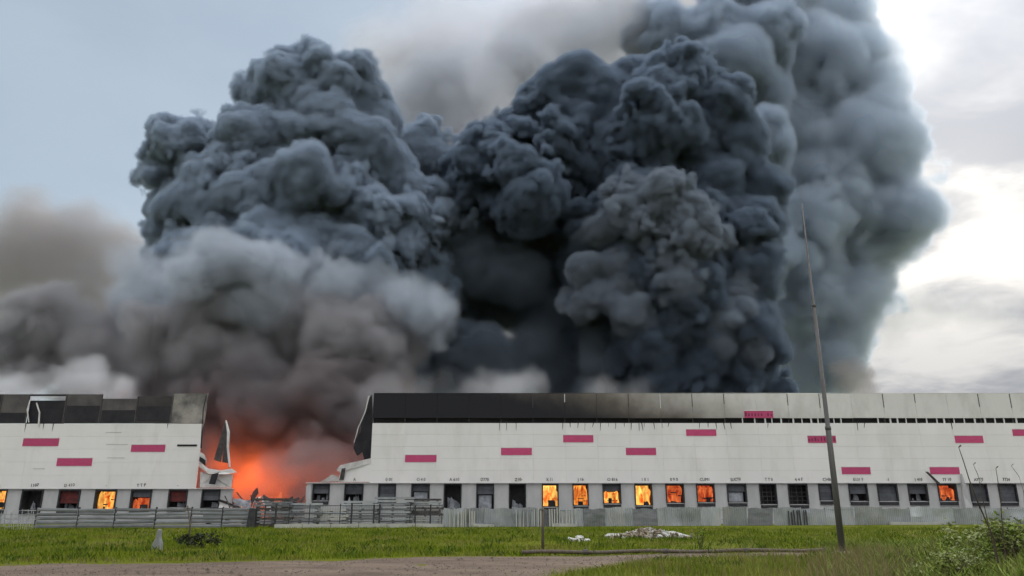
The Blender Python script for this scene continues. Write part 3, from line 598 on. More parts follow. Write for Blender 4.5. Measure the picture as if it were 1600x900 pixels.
smoke('white_smoke_wisps', 'white steam-like smoke wisps rising over the left charred parapet', WHITE, 117, (.97, .98, 1.0), density=.32, seed=15, kk=1.0, vs=.4, edge=2.8, bill=((6, 1.0), (2.6, .5)), fray=(3, 2.2), core=0)
WHITE2 = [(585, 617, 6, 1), (620, 618, 5, 0), (640, 618, 5, 1), (665, 613, 7, 1), (700, 616, 6, 0), (745, 613, 7, 2), (775, 616, 5, 1), (800, 610, 7, 3), (830, 611, 6, 2), (940, 616, 5, 1), (1000, 617, 5, 0)]
smoke('white_smoke_wisps', 'thin white smoke wisps hugging the top of the black parapet', WHITE2, 114, (.97, .98, 1.0), density=.12, seed=16, kk=1.0, vs=.4, edge=2.4, bill=((5, 1.2), (2.2, .6)), fray=(3, 1.2), core=0)
DRIFT = [(1420, 495, 22), (1470, 488, 24), (1520, 488, 20), (1560, 490, 12), (1380, 510, 24)]
smoke('drifting_smoke', 'flat grey smoke patch drifting right across the bright sky', DRIFT, 215, (.86, .88, .92), density=.12, seed=17, kk=.8, vs=.9, edge=4.0, bill=((14, 2.5), (6, 1.4)), fray=(8, 2.5), core=0)
PUFF = [(1330, 603, 12), (1345, 592, 9), (1350, 608, 9), (1318, 582, 7), (1335, 580, 7)]
smoke('small_smoke_puff', 'small brownish smoke puff above the roof just right of the mast', PUFF, 190, (.66, .62, .61), density=.14, seed=31, kk=1.0, vs=.5, edge=2.0, bill=((6, 1.6), (2.6, .8)), fray=(3, 1.2), core=0)
# ================================================================= ground, road, yard
def hgt(x, y):
    s = lambda t: max(0, min(1, t)) ** 2 * (3 - 2 * max(0, min(1, t)))
    h = .75 * s((x - .47 * y) / 6.0) * s((46 - y) / 14) * s((y - 6) / 8)
    h += .10 * mnoise.noise((x * .12, y * .12, .3)) + .05 * mnoise.noise((x * .4, y * .4, 1.3))
    if y > 60: h *= max(0.0, 1 - (y - 60) / 8)
    return h - .02
M['grass_ground'] = pmat('grass_soil', (.10, .12, .008), (.14, .155, .014), .95, .35, 6, .5, 6, spec=.05, c3=(.17, .135, .06), scale3=.22, lo3=.56, hi3=.75)
M['yard'] = pmat('yard_concrete', (.22, .22, .215), (.16, .16, .16), .9, .4, 5)
M['road'] = pmat('dirt_road', (.185, .135, .098), (.11, .08, .06), .92, .9, 8, .6, 6, (.55, 1.3, 1), lo=.38, hi=.64, c3=(.22, .165, .12), scale3=.35, lo3=.5, hi3=.72)
def ground():
    xs = sorted(set([-3000, -1500, -700, -350, -200, -140] + [x * 1.5 for x in range(-66, 67)] + [140, 200, 350, 700, 1500, 3000]))
    ys = sorted(set([-400, -150, -60, -20, 0, 5] + [8 + 1.2 * k for k in range(52)] + [72, 80, 100, 140, 200, 320, 600, 1200, 2500, 4000]))
    v = [(x, y, hgt(x, y) if (-100 < x < 100 and 5 < y < 70) else (-.02 if y < 600 else -.02)) for y in ys for x in xs]; nx = len(xs)
    f = [(j * nx + i, j * nx + i + 1, (j + 1) * nx + i + 1, (j + 1) * nx + i) for j in range(len(ys) - 1) for i in range(nx - 1)]
    me = bpy.data.meshes.new('ground'); me.from_pydata(v, [], f); me.materials.append(M['grass_ground']); me.polygons.foreach_set('use_smooth', [True] * len(f))
    o = bpy.data.objects.new('ground', me); C.objects.link(o); o['kind'] = 'structure'
ground()
o = MB().box(-130, 130, 84, 185, -.5, .02).build('yard', M['yard']); o['kind'] = 'structure'
FAR = [(-260, 885), (0, 881), (300, 877), (520, 872), (700, 867), (900, 866), (1310, 862.5), (1500, 861), (1750, 860)]
NEAR = [(-260, 985), (0, 975), (300, 965), (520, 950), (760, 925), (870, 900), (960, 884), (1060, 874), (1310, 867), (1500, 865), (1750, 863)]
def interp(L, px):
    for (a, b), (c, d) in zip(L, L[1:]):
        if px <= c: return b + (d - b) * (px - a) / (c - a)
    return L[-1][1]
def road_ground(p): return gp(*p)
def road():
    rows = 10; pxs = list(range(-250, 1330, 14)); v = []; f = []
    for i, px in enumerate(pxs):
        a = gp(px, interp(FAR, px)); b = gp(px, interp(NEAR, px))
        for j in range(rows + 1):
            t = j / rows; p = a.lerp(b, t); w = (.35 * mnoise.noise((p.x * .5, t * 3, 2)) if j in (0, rows) else 0)
            q = p + (a - b).normalized() * w
            z = hgt(q.x, q.y) + .03 + .05 * mnoise.noise((q.x * .25, q.y * 1.3, 4)); 
            if j in (0, rows): z -= .06
            v.append((q.x, q.y, z))
    n = rows + 1
    f = [(i * n + j, i * n + j + 1, (i + 1) * n + j + 1, (i + 1) * n + j) for i in range(len(pxs) - 1) for j in range(rows)]
    me = bpy.data.meshes.new('dirt_road'); me.from_pydata(v, [], f); me.materials.append(M['road']); me.polygons.foreach_set('use_smooth', [True] * len(f))
    o = bpy.data.objects.new('dirt_road', me); C.objects.link(o); o['kind'] = 'structure'
road()
def gravel():
    rg = random.Random(77); mb = MB()
    for i in range(2600):
        px = rg.uniform(-100, 1250); t = rg.random() ** .8; p = gp(px, interp(FAR, px)).lerp(gp(px, min(interp(NEAR, px), 905)), t)
        s = rg.uniform(.012, .05) * (2 if rg.random() < .04 else 1); z = hgt(p.x, p.y) + .03; k = len(mb.v)
        mb.v += [(p.x - s, p.y, z), (p.x + s, p.y - s * .3, z), (p.x + s * .2, p.y + s, z), (p.x + rg.uniform(-.3, .3) * s, p.y, z + s * rg.uniform(.5, 1))]; mb.f += [(k, k + 1, k + 3), (k + 1, k + 2, k + 3), (k + 2, k, k + 3)]
    o = mb.build('gravel', M['stones']); tag(o, 'loose stones scattered over the dirt road', 'gravel', None, 'stuff')
M['stones'] = pmat('road_stones', (.28, .23, .19), (.13, .11, .09), .9, 3)
gravel()
def on_road(x, y):
    # project the ground point to the photograph to test the road strip
    dep = y * CP + (0 - CAM_H) * SP; px = 800 + F * x / dep; py = 450 - F * ((0 - CAM_H) * CP - y * SP) / dep
    return interp(FAR, px) + .3 < py < interp(NEAR, px) - .3 and px < 1330, px, py

# ================================================================= grass
M['grass'] = pmat('grass_blades', (.10, .155, .010), (.175, .22, .018), .9, .5, 5, spec=.05, c3=(.25, .215, .06), scale3=.2, lo3=.50, hi3=.72)
M['verge'] = pmat('verge_blades', (.15, .195, .025), (.24, .27, .045), .9, .6, 5, spec=.05, c3=(.32, .28, .09), scale3=.3, lo3=.48, hi3=.70)
M['tuft'] = pmat('weed_tufts', (.05, .095, .012), (.10, .15, .025), .85, 1.0, spec=.05)
M['dry'] = pmat('dry_grass', (.26, .20, .105), (.17, .14, .06), .85, 1.0)
M['weed'] = pmat('weed_leaves', (.13, .19, .03), (.22, .27, .06), .8, 1.5, 4, spec=.1, c3=(.30, .31, .11), scale3=.8, lo3=.55, hi3=.75)
def blades(name, label, n, area, hrange, width, mat, seed, dens=None, lean=.35, leaf=False):
    rg = random.Random(seed); v = []; f = []; c = 0; tries = 0
    while c < n and tries < n * 8:
        tries += 1
        y = area[2] + (area[3] - area[2]) * rg.random() ** 1.15; hw = y * .78
        x = rg.uniform(max(area[0], -hw), min(area[1], hw))
        r, px, py = on_road(x, y)
        if r: continue
        if dens and rg.random() > dens(x, y, px, py): continue
        z = hgt(x, y); h = rg.uniform(*hrange) * (.6 + .8 * max(0, min(1, .5 + mnoise.noise((x * .5, y * .5, 7))))); a = rg.uniform(0, 6.283); w = width * rg.uniform(.6, 1.4)
        dx, dy = math.cos(a) * w, math.sin(a) * w; lx, ly = rg.gauss(0, lean) * h, rg.gauss(0, lean) * h; k = len(v)
        if leaf:
            m_ = .55; v += [(x, y, z), (x + dx + lx * m_, y + dy + ly * m_, z + h * m_), (x + lx * 1.3, y + ly * 1.3, z + h), (x - dx + lx * m_, y - dy + ly * m_, z + h * m_)]; f.append((k, k + 1, k + 2, k + 3))
        else: v += [(x - dx, y - dy, z - .02), (x + dx, y + dy, z - .02), (x + lx, y + ly, z + h)]; f.append((k, k + 1, k + 2))
        c += 1
    me = bpy.data.meshes.new(name); me.from_pydata(v, [], f); me.materials.append(mat)
    o = bpy.data.objects.new(name, me); C.objects.link(o); tag(o, label, 'grass', None, 'stuff'); print(name, c, tries, round(time.time() - T0, 1))
blades('lawn_grass', 'short green grass between the fence and the road', 90000, (-60, 60, 26, 72), (.10, .26), .022, M['grass'], 1, lambda x, y, px, py: (1.0 if mnoise.noise((x * .15, y * .15, 5)) > -.25 else .35))
blades('verge_grass', 'taller green grass on the near side of the dirt road', 36000, (-6, 24, 15, 40), (.12, .34), .016, M['verge'], 2, lambda x, y, px, py: 1.0 if py > interp(NEAR, px) - 1 or px > 1310 else 0)
blades('weeds', 'leafy green weeds on the bank in the lower corner', 16000, (7, 26, 14, 44), (.15, .5), .03, M['weed'], 3, lambda x, y, px, py: max(0.0, min(1.0, (px - 1260) / 130)) , leaf=True)
blades('dry_grass', 'dry brown grass stalks around the foot of the mast', 5200, (4, 24, 16, 36), (.3, .85), .010, M['dry'], 4, lambda x, y, px, py: (math.exp(-((px - 1350) / 75) ** 2) + .10 * (px > 950)) if py > interp(NEAR, px) - 2 else .02, lean=.2)

blades('lawn_weeds', 'scattered darker weed tufts in the lawn', 5000, (-60, 60, 28, 66), (.14, .34), .035, M['tuft'], 6, lambda x, y, px, py: 1.0 if mnoise.noise((x * .45, y * .45, 11)) > .22 else .03, leaf=True)
blades('lawn_straw', 'scattered dry straw in the lawn', 9000, (-60, 60, 27, 68), (.10, .26), .014, M['dry'], 7, lambda x, y, px, py: 1.0 if mnoise.noise((x * .2, y * .3, 21)) > .12 else .05, lean=.6)
# ================================================================= fences
M['rail'] = pmat('galvanised_rail', (.25, .26, .275), (.17, .18, .19), .6, 1.0, 5, .05, 4, (1, 1, 3), metal=.2, vary=.2)
M['sheet'] = pmat('corrugated_sheet', (.42, .445, .46), (.30, .32, .335), .6, .7, 5, .05, 4, (1, 1, .5), metal=.15, vary=.22, c3=(.44, .44, .43), scale3=.6, lo3=.50, hi3=.66)
M['post'] = pmat('dark_fence_post', (.035, .037, .042), (.06, .06, .062), .6, 3)
M['wire'] = pmat('grey_wire', (.16, .165, .175), None, .6)
M['base'] = pmat('pale_concrete_base', (.52, .52, .48), (.40, .40, .37), .85, 1.2, 5, .1)
M['wood'] = pmat('weathered_wood', (.16, .13, .10), (.09, .075, .06), .85, 3, 5, .2, 8, (4, 4, .6))
M['mast'] = pmat('weathered_steel_mast', (.085, .08, .078), (.13, .125, .12), .65, 1.5, 5, .1, 6, (3, 3, .3))
def fence_y(px): return 66.0 + (px / 1600.0) * 17.0
def fpt(px, z=0.0):
    Y = fence_y(px); dep = Y * CP + (z - CAM_H) * SP
    return Vector(((px - 800) / F * dep, Y, z))
# 1: horizontal rails
rf = empty('rail_fence', fpt(200), 'grey metal fence of long horizontal rails below the left wall', 'fence')
pxs = [52, 118, 176, 240, 296, 345, 398]
for i in range(len(pxs) - 1):
    a, b = fpt(pxs[i] + 1), fpt(pxs[i + 1] - 1)
    for k in range(5):
        z0 = .12 + k * .34; s0, s1 = rnd.uniform(-.05, .05), rnd.uniform(-.05, .05); d = Vector((0, rnd.uniform(-.03, .03), 0))
        MB().prism([a + d + Vector((0, 0, z0 + s0)), b + d + Vector((0, 0, z0 + s1)), b + d + Vector((0, -.03, z0 + s1 + .14)), b + d + Vector((0, 0, z0 + s1 + .27)), a + d + Vector((0, 0, z0 + s0 + .27)), a + d + Vector((0, -.03, z0 + s0 + .14))], (0, .05, 0)).build('rail', M['rail'], rf)
for p in pxs:
    a = fpt(p); MB().box(a.x - .06, a.x + .06, a.y + .06, a.y + .18, 0, 1.85).build('post', M['post'], rf)
MB().prism([fpt(385) + Vector((0, -.2, 0)), fpt(398) + Vector((0, -.2, 0)), fpt(398) + Vector((0, -.2, 1.7)), fpt(388) + Vector((0, -.2, 1.75))], (0, .15, 0)).build('end_panel', M['post'], rf)
# 2: buckled mesh at the far left
bf = empty('mesh_fence', fpt(25), 'buckled pale wire mesh fence at the far left', 'fence')
for k in range(26):
    p = fpt(-30 + k * 3.4); q = p + Vector((rnd.uniform(-.25, .25), rnd.uniform(-.2, .2), rnd.uniform(1.2, 1.7))); MB().tube([p, q], .022, 4).build('picket', M['sheet'], bf)
for z in (.3, .8, 1.3): MB().tube([fpt(-30 + 10 * j) + Vector((0, -.05, z + rnd.uniform(-.12, .12))) for j in range(10)], .025, 4).build('wire', M['sheet'], bf)
# 3: dark mesh panels on a pale concrete base
mf = empty('mesh_fence', fpt(550), 'dark mesh fence panels on a pale concrete base below the gap', 'fence')
posts = [412, 429, 450, 482, 530, 548, 583, 592, 640, 648, 672, 690]
for i, p in enumerate(posts):
    a = fpt(p); thick = .07 if p in (429, 548, 583, 592, 648, 672) else .035
    MB().box(a.x - thick, a.x + thick, a.y - thick, a.y + thick, 0, 2.1 + rnd.uniform(-.1, .05)).build('post', M['post'], mf)
for i in range(len(posts) - 1):
    a, b = fpt(posts[i]), fpt(posts[i + 1])
    for z in (.55, 1.25, 1.95): MB().tube([a + Vector((0, 0, z)), b + Vector((0, 0, z))], .03, 5).build('rail', M['post'], mf)
    n = max(2, int((b.x - a.x) / .22)); mb = MB()
    for j in range(1, n):
        q = a.lerp(b, j / n); mb.tube([q + Vector((0, .03, .4)), q + Vector((0, .03, 2.0))], .010, 3)
    for z in (.7, .9, 1.1, 1.45, 1.65): mb.tube([a + Vector((0, .035, z)), b + Vector((0, .035, z))], .010, 3)
    o = mb.build('mesh_infill', M['wire'], mf); o['kind'] = 'stuff'
for i in range(6):
    a, b = fpt(430 + i * 44), fpt(430 + (i + 1) * 44 - 1.2); MB().prism([a + Vector((0, -.3, 0)), b + Vector((0, -.3, 0)), b + Vector((0, -.3, .34 + rnd.uniform(-.05, .05))), a + Vector((0, -.3, .34))], (0, .25, 0)).build('base_block', M['base'], mf)
# 4: corrugated sheets
sf = empty('sheet_fence', fpt(1150), 'grey-blue corrugated metal sheet fence in front of the burning docks', 'fence')
px = 692
while px < 1680:
    wpx = rnd.choice((30, 34, 38, 44)); gap = 0
    if abs(px + wpx - 1127) < 22: wpx = 1126 - px; gap = 4
    if abs(px + wpx - 1208) < 22: wpx = 1207 - px; gap = 3
    a, b = fpt(px), fpt(px + wpx); n = int((b - a).length / .11); h = 1.72 + rnd.uniform(-.12, .1); tilt = rnd.uniform(-.03, .03); lean = rnd.uniform(-.08, .08)
    if gap: tilt = .12
    v = []; f = []
    amp = rnd.choice((.02, .035, .045))
    dent = [(rnd.uniform(0, 1), rnd.uniform(.2, 1.5), rnd.uniform(-.12, .12)) for _ in range(3)]
    rows = [0, .4, .8, 1.2, 1.0 * h]
    for j, z in enumerate(rows):
        for i in range(n + 1):
            t = i / n; q = a.lerp(b, t); w = amp * (1 if i % 2 else -1)
            dd = sum(am * math.exp(-((t - tx) * 4) ** 2 - ((z - tz) * 2) ** 2) for tx, tz, am in dent)
            v.append((q.x + tilt * z, q.y + w + dd + lean * z, z + (.05 * math.sin(t * 9 + px) if j == 4 else 0)))
    f = [(j * (n + 1) + i, j * (n + 1) + i + 1, (j + 1) * (n + 1) + i + 1, (j + 1) * (n + 1) + i) for j in range(4) for i in range(n)]
    mb = MB(); mb.v = v; mb.f = f; o = mb.build('sheet', M['sheet'] if rnd.random() < .8 else M['rail'], sf); sol = o.modifiers.new('thickness', 'SOLIDIFY'); sol.thickness = .012
    c = b; MB().box(c.x - .04, c.x + .04, c.y + .12, c.y + .2, 0, 1.7).build('post', M['post'], sf)
    px += wpx + gap
for px in range(696, 1640, 118): MB().tube([fpt(px) + Vector((0, .1, 1.5)), fpt(px + 117) + Vector((0, .1, 1.5))], .03, 5).build('rail', M['rail'], sf)
for (p0, p1, mt_) in ((806, 848, 'sheet'), (858, 900, 'base'), (1232, 1262, 'post'), (702, 740, 'base')):
    q0 = p0
    while q0 < p1:
        a = fpt(q0) + Vector((rnd.uniform(-.02, .02), -.16, 0)); hh_ = rnd.uniform(1.3, 1.72); w_ = rnd.uniform(.10, .16); sk = rnd.uniform(-.04, .04)
        MB().prism([a, a + Vector((w_, 0, 0)), a + Vector((w_ + sk, 0, hh_)), a + Vector((sk, 0, hh_ + rnd.uniform(-.06, .06)))], (0, .03, 0)).build('slat', M[mt_], sf)
        q0 += rnd.choice((3.0, 3.6, 4.4, 6.5))
for (a_, b_) in ((740, 772), (862, 900), (1388, 1470)):
    a, b = fpt(a_), fpt(b_); o = MB().prism([a + Vector((0, -.5, 0)), b + Vector((0, -.5, 0)), b + Vector((0, -.5, .22)), a + Vector((0, -.5, .3))], (0, .3, 0)).build('base_block', M['base'], sf)

# stacks of boards and pallets behind the mesh fence
def stack(px, Y, w, n, label, mats, seed, box=None):
    rg = random.Random(seed); dep = Y * CP - CAM_H * SP; x = (px - 800) / F * dep; base = Vector((x, Y, 0)); e = empty('pallet_stack', base, label, 'pallets', 'stacked materials behind the mesh fence')
    z = .02
    for k in range(n):
        hh_ = rg.uniform(.16, .26); d = rg.uniform(-.15, .15); mt = M[rg.choice(mats)]
        MB().box(x - w / 2 + d, x + w / 2 + d + rg.uniform(-.2, .2), Y - .5, Y + .5, z + .07, z + .07 + hh_).build('board', mt, e)
        for t in (-.4, 0, .4): MB().box(x + t * w + d - .06, x + t * w + d + .06, Y - .45, Y + .45, z, z + .068).build('bearer', M['wood'], e)
        z += hh_ + .075
    return e
for k_, (px_, w_, n_, lab_, mt_) in enumerate(((352, 4.2, 6, 'low stack of grey boards behind the rail fence by the torn left wall', ('rail', 'steel')), (424, 3.6, 9, 'stack of dark boards behind the first mesh panel right of the rail fence', ('steel', 'rail')), (470, 3.6, 8, 'stack of mixed grey boards below the dark wreckage in the gap', ('rail', 'sheet')),
        (516, 3.4, 6, 'short stack of pale boards in front of the first dock right of the gap', ('sheet', 'base')), (563, 3.8, 9, 'stack of blue-grey boards in front of the second dock right of the gap', ('sheet', 'rail')), (614, 3.8, 10, 'tall stack of grey boards in front of the shut third dock right of the gap', ('rail', 'rail', 'sheet')), (662, 3.6, 9, 'stack of grey boards at the end of the mesh fence beside the metal sheets', ('sheet', 'steel')))):
    stack(px_, fence_y(px_) + 4.0, w_, n_, lab_, mt_, 40 + k_)
# ================================================================= mast, stakes, small things
mb_ = gp(1317, 867); top = at(1250, 317, mb_.y)[0]; hh = top.z
mast = empty('lamp_mast', (mb_.x, mb_.y, 0), 'tall thin grey steel mast standing in the grass', 'mast')
MB().tube([(mb_.x, mb_.y, -.2), (mb_.x, mb_.y, hh * .33), (mb_.x, mb_.y, hh * .331), (mb_.x, mb_.y, hh * .68), (mb_.x, mb_.y, hh * .681), (mb_.x, mb_.y, hh)], [.15, .125, .105, .085, .062, .03], 12).build('shaft', M['mast'], mast, True)
for z in (.33, .68): MB().tube([(mb_.x, mb_.y, hh * z - .08), (mb_.x, mb_.y, hh * z + .08)], .135 if z < .5 else .098, 12).build('collar', M['mast'], mast, True)
MB().box(mb_.x - .26, mb_.x + .26, mb_.y - .26, mb_.y + .26, -.05, .16).build('footing', M['base'], mast)
def stake(px, py0, py1, name, label, r, mat):
    p = gp(px, py0); t = at(px, py1, p.y)[0]; e = empty(name, (p.x, p.y, 0), label, 'post')
    MB().tube([(p.x, p.y, -.1), (p.x + .02, p.y, t.z * .5), (t.x, p.y, t.z)], [r, r * .95, r * .8], 8).build('shaft', mat, e, True)
    MB().tube([(t.x - .18, p.y - r, t.z - .15), (t.x + .18, p.y - r, t.z - .12)], r * .35, 6).build('cross_peg', mat, e)
    return p
stake(293, 857, 790, 'wooden_stake', 'thin brown stake in the grass beside the dark bush', .05, M['wood'])
stake(848, 861, 792, 'wooden_stake', 'dark wooden stake in the grass in front of the brightest burning docks', .075, M['wood'])
# pale marker post
M['markstone'] = pmat('weathered_marker', (.30, .31, .31), (.20, .205, .20), .85, 3, 5, .2)
p = gp(243, 861); e = empty('marker_post', p, 'small pale grey marker stone standing in the grass', 'marker')
MB().prism([p + Vector((-.26, 0, 0)), p + Vector((.24, 0, 0)), p + Vector((.19, 0, .35)), p + Vector((.10, 0, .6)), p + Vector((.07, 0, .98)), p + Vector((-.05, 0, 1.02)), p + Vector((-.1, 0, .55)), p + Vector((-.22, 0, .3))], (0, .3, 0)).build('stone', M['markstone'], e, bevel=.03)
M['darkleaf'] = pmat('dark_bush_leaves', (.022, .030, .014), (.04, .05, .02), .8, 2)
M['twig'] = pmat('dry_twig', (.12, .095, .065), (.07, .055, .04), .85, 4)
def bush(name, label, base, w, h, n, ls, mats, seed, stems=6):
    rg = random.Random(seed); e = empty(name, base, label, 'bush')
    for k in range(stems):
        a = rg.uniform(0, 6.28); t = base + Vector((math.cos(a) * w * .35, math.sin(a) * w * .3, h * rg.uniform(.6, .95))); MB().tube([base, base.lerp(t, .5) + Vector((rg.uniform(-.1, .1) * w, 0, .05)), t], [.03 * h, .02 * h, .008 * h], 5).build('stem', M['twig'], e)
    for mi, mt in enumerate(mats):
        v = []; f = []; cl = [Vector((rg.gauss(0, .33) * w, rg.gauss(0, .3) * w, h * rg.uniform(.1, .85))) for _ in range(14)]
        for i in range(n // len(mats)):
            c = rg.choice(cl); q = base + c + Vector((rg.gauss(0, .1) * w, rg.gauss(0, .1) * w, rg.gauss(0, .1) * h)); q.z = max(q.z, base.z + .03)
            s = ls * rg.uniform(.5, 1.3); d = Vector((rg.gauss(0, 1), rg.gauss(0, 1), rg.gauss(.1, .5))).normalized(); u = d.cross(Vector((rg.gauss(0, 1), rg.gauss(0, 1), rg.gauss(0, 1)))).normalized(); nn = d.cross(u)
            k = len(v); v += [q, q + d * s * .5 + u * s * .28 + nn * s * .06, q + d * s - nn * s * .1, q + d * s * .5 - u * s * .28 + nn * s * .06]; f += [(k, k + 1, k + 2), (k, k + 2, k + 3)]
        me = bpy.data.meshes.new('foliage'); me.from_pydata([tuple(Vector(x) - base) for x in v], [], f); me.materials.append(mt); o = bpy.data.objects.new('foliage', me); C.objects.link(o); o.parent = e
    return e
bush('dark_bush', 'low dark scorched bush in the grass beside the thin stake', gp(311, 857), 1.3, .75, 700, .16, [M['darkleaf']], 3)
bush('small_shrub', 'small dark green sapling beside the road near the rubble', gp(1096, 862), .5, 1.2, 260, .1, [M['weed']], 9, 3)
M['weed2'] = pmat('pale_weed_leaves', (.28, .31, .13), (.19, .23, .08), .7, 2)
b0 = gp(1585, 915); b0.z = hgt(b0.x, b0.y)
bush('leafy_shrub', 'large leafy shrub with pale green leaves in the bottom right corner', b0, 1.45, 1.4, 1900, .14, [M['weed'], M['weed2'], M['weed2']], 21, 9)
b1 = gp(1500, 930); b1.z = hgt(b1.x, b1.y)
bush('leafy_shrub', 'smaller leafy weed clump left of the large corner shrub', b1, 1.0, .95, 900, .12, [M['weed'], M['weed2']], 22, 6)
def stalk(pts, label, r=.016, Y=19.0):
    L = [at(x, y, Y + .1 * i)[0] for i, (x, y) in enumerate(pts)]; base = L[-1].copy()
    e = empty('dry_stalk', base, label, 'stalk')
    MB().tube(L, [r * (.35 + .65 * i / (len(L) - 1)) for i in range(len(L))], 5).build('stem', M['twig'], e)
    q = L[0]; MB().tube([q, q + Vector((.06, 0, .05))], [r * .5, r * .9], 5).build('seed_head', M['twig'], e)
    m_ = L[len(L) // 2]; MB().tube([m_, m_ + Vector((.12, .02, .14))], [r * .5, r * .2], 4).build('twig', M['twig'], e)
stalk([(1498, 699), (1506, 722), (1514, 748), (1528, 785), (1540, 812), (1553, 842), (1560, 880)], 'longest dry stalk leaning over the burning dock at the far right', .024)
stalk([(1521, 726), (1528, 742), (1531, 757), (1540, 800), (1556, 870)], 'short bent dry stalk just right of the longest one', .014)
stalk([(1556, 732), (1559, 750), (1563, 775), (1566, 820), (1572, 880)], 'upright dry stalk by the second dock from the right edge', .016)
stalk([(1580, 728), (1592, 744), (1600, 770), (1604, 850)], 'thin dry stalk nearest the right edge of the picture', .010)
# rubble heap and scraps
def rubble(base, w, d, h, n, label, mats, seed, name='rubble_heap'):
    rg = random.Random(seed); e = empty(name, base, label, 'rubble')
    for mi, mt in enumerate(mats):
        mb = MB()
        for i in range(n // len(mats)):
            r = abs(rg.gauss(0, .42)); a = rg.uniform(0, 6.28); x, y = r * w * math.cos(a), r * d * math.sin(a); z = max(0, h * (1 - r * 1.1)) * rg.uniform(.3, 1)
            s = rg.uniform(.03, .17); c = base + Vector((x, y, z + s * .2)); R = Matrix.Rotation(rg.uniform(0, 3), 3, Vector((rg.random(), rg.random(), rg.random() + .01)).normalized())
            k = len(mb.v); sx, sy, sz = s * rg.uniform(.6, 1.6), s * rg.uniform(.5, 1.2), s * rg.uniform(.2, .7)
            mb.box(-sx, sx, -sy, sy, -sz, sz); mb.v[k:] = [tuple(c + R @ Vector(q)) for q in mb.v[k:]]
        o = mb.build('rubble_pieces', mt, e); o['kind'] = 'stuff'
    return e
M['dirt'] = pmat('dirt', (.17, .13, .09), (.11, .085, .06), .95, 2)
M['soilheap'] = pmat('rubble_soil', (.34, .29, .21), (.22, .18, .13), .9, 2)
rubble(gp(1015, 841), 3.2, 1.5, .55, 620, 'low heap of pale rubble in the grass in front of the docks', [M['soilheap'], M['base'], M['soilheap'], M['dirt']], 5)
rubble(gp(905, 845), .7, .4, .2, 40, 'small white scraps lying in the grass left of the rubble heap', [M['whitebits']], 6, 'scrap_pile')
def scrap(pts, name, label, mat, th=.08):
    L = [gp(x, y) + Vector((0, 0, z)) for x, y, z in pts]; e = empty(name, L[0], label, 'debris'); MB().prism(L, (0, 0, th)).build('sheet', mat, e)
scrap([(985, 838, .05), (1008, 842, .05), (1080, 841, .05), (1052, 834, .12)], 'pale_board', 'pale board lying across the rubble heap', M['base'])
scrap([(945, 840, .05), (985, 841, .05), (988, 838, .1), (950, 837, .08)], 'pale_board', 'short pale board lying left of the rubble heap', M['base'])
# long pipe by the road edge
L = [gp(x, interp(FAR, x) - .2) + Vector((0, 0, .09)) for x in range(815, 1312, 25)]
e = empty('pipe', L[0], 'long dark pipe lying along the far edge of the dirt road', 'pipe'); MB().tube([q + Vector((0, 0, .03 * math.sin(i))) for i, q in enumerate(L)], .085, 8).build('tube', M['wood'], e, True)
for i in range(4, len(L), 5): MB().tube([L[i] + Vector((-.1, 0, 0)), L[i] + Vector((.1, 0, 0))], .12, 8).build('coupling', M['steel'], e)
# collapsed wreckage in the gap
def wreck(px, py, Y, w, h, label, seed, mats):
    rg = random.Random(seed); p = at(px, py, Y)[0]; base = Vector((p.x, Y, 0)); e = empty('wreckage', base, label, 'debris', 'collapsed wreckage in the gap')
    for i in range(10):
        a = base + Vector((rg.uniform(-w, w), rg.uniform(-1.5, 1.5), rg.uniform(.1, h * .7))); d = Vector((rg.uniform(-1, 1), rg.uniform(-.4, .4), rg.uniform(-.15, .55))).normalized() * rg.uniform(1.2, 3.2); u = Vector((rg.uniform(-.2, .2), rg.uniform(-.6, .6), rg.uniform(.3, .9)))
        MB().prism([a, a + d, a + d * .95 + u, a + d * .4 + u * 1.2, a + u * .8], (0, .06, .02)).build('bent_sheet', rg.choice(mats), e)
    for i in range(5):
        a = base + Vector((rg.uniform(-w, w), rg.uniform(-1, 1), .1)); MB().tube([a, a + Vector((rg.uniform(-.6, .6), 0, h * .5)), a + Vector((rg.uniform(-1.4, 1.4), 0, h * rg.uniform(.7, 1.2)))], .09, 5).build('bent_beam', M['steel'], e)
wreck(378, 780, 108.5, 2.0, 3.0, 'bent white sheets and beams at the foot of the left torn wall', 1, [M['whitebits'], M['steel'], M['paledoor']])
wreck(420, 785, 109.5, 2.4, 2.6, 'low wreckage of pale sheets in the middle of the gap', 2, [M['whitebits'], M['steel'], M['black']])
wreck(460, 785, 110.5, 2.0, 2.4, 'dark wreckage in the gap beside the right torn wall', 3, [M['steel'], M['black'], M['paledoor']])

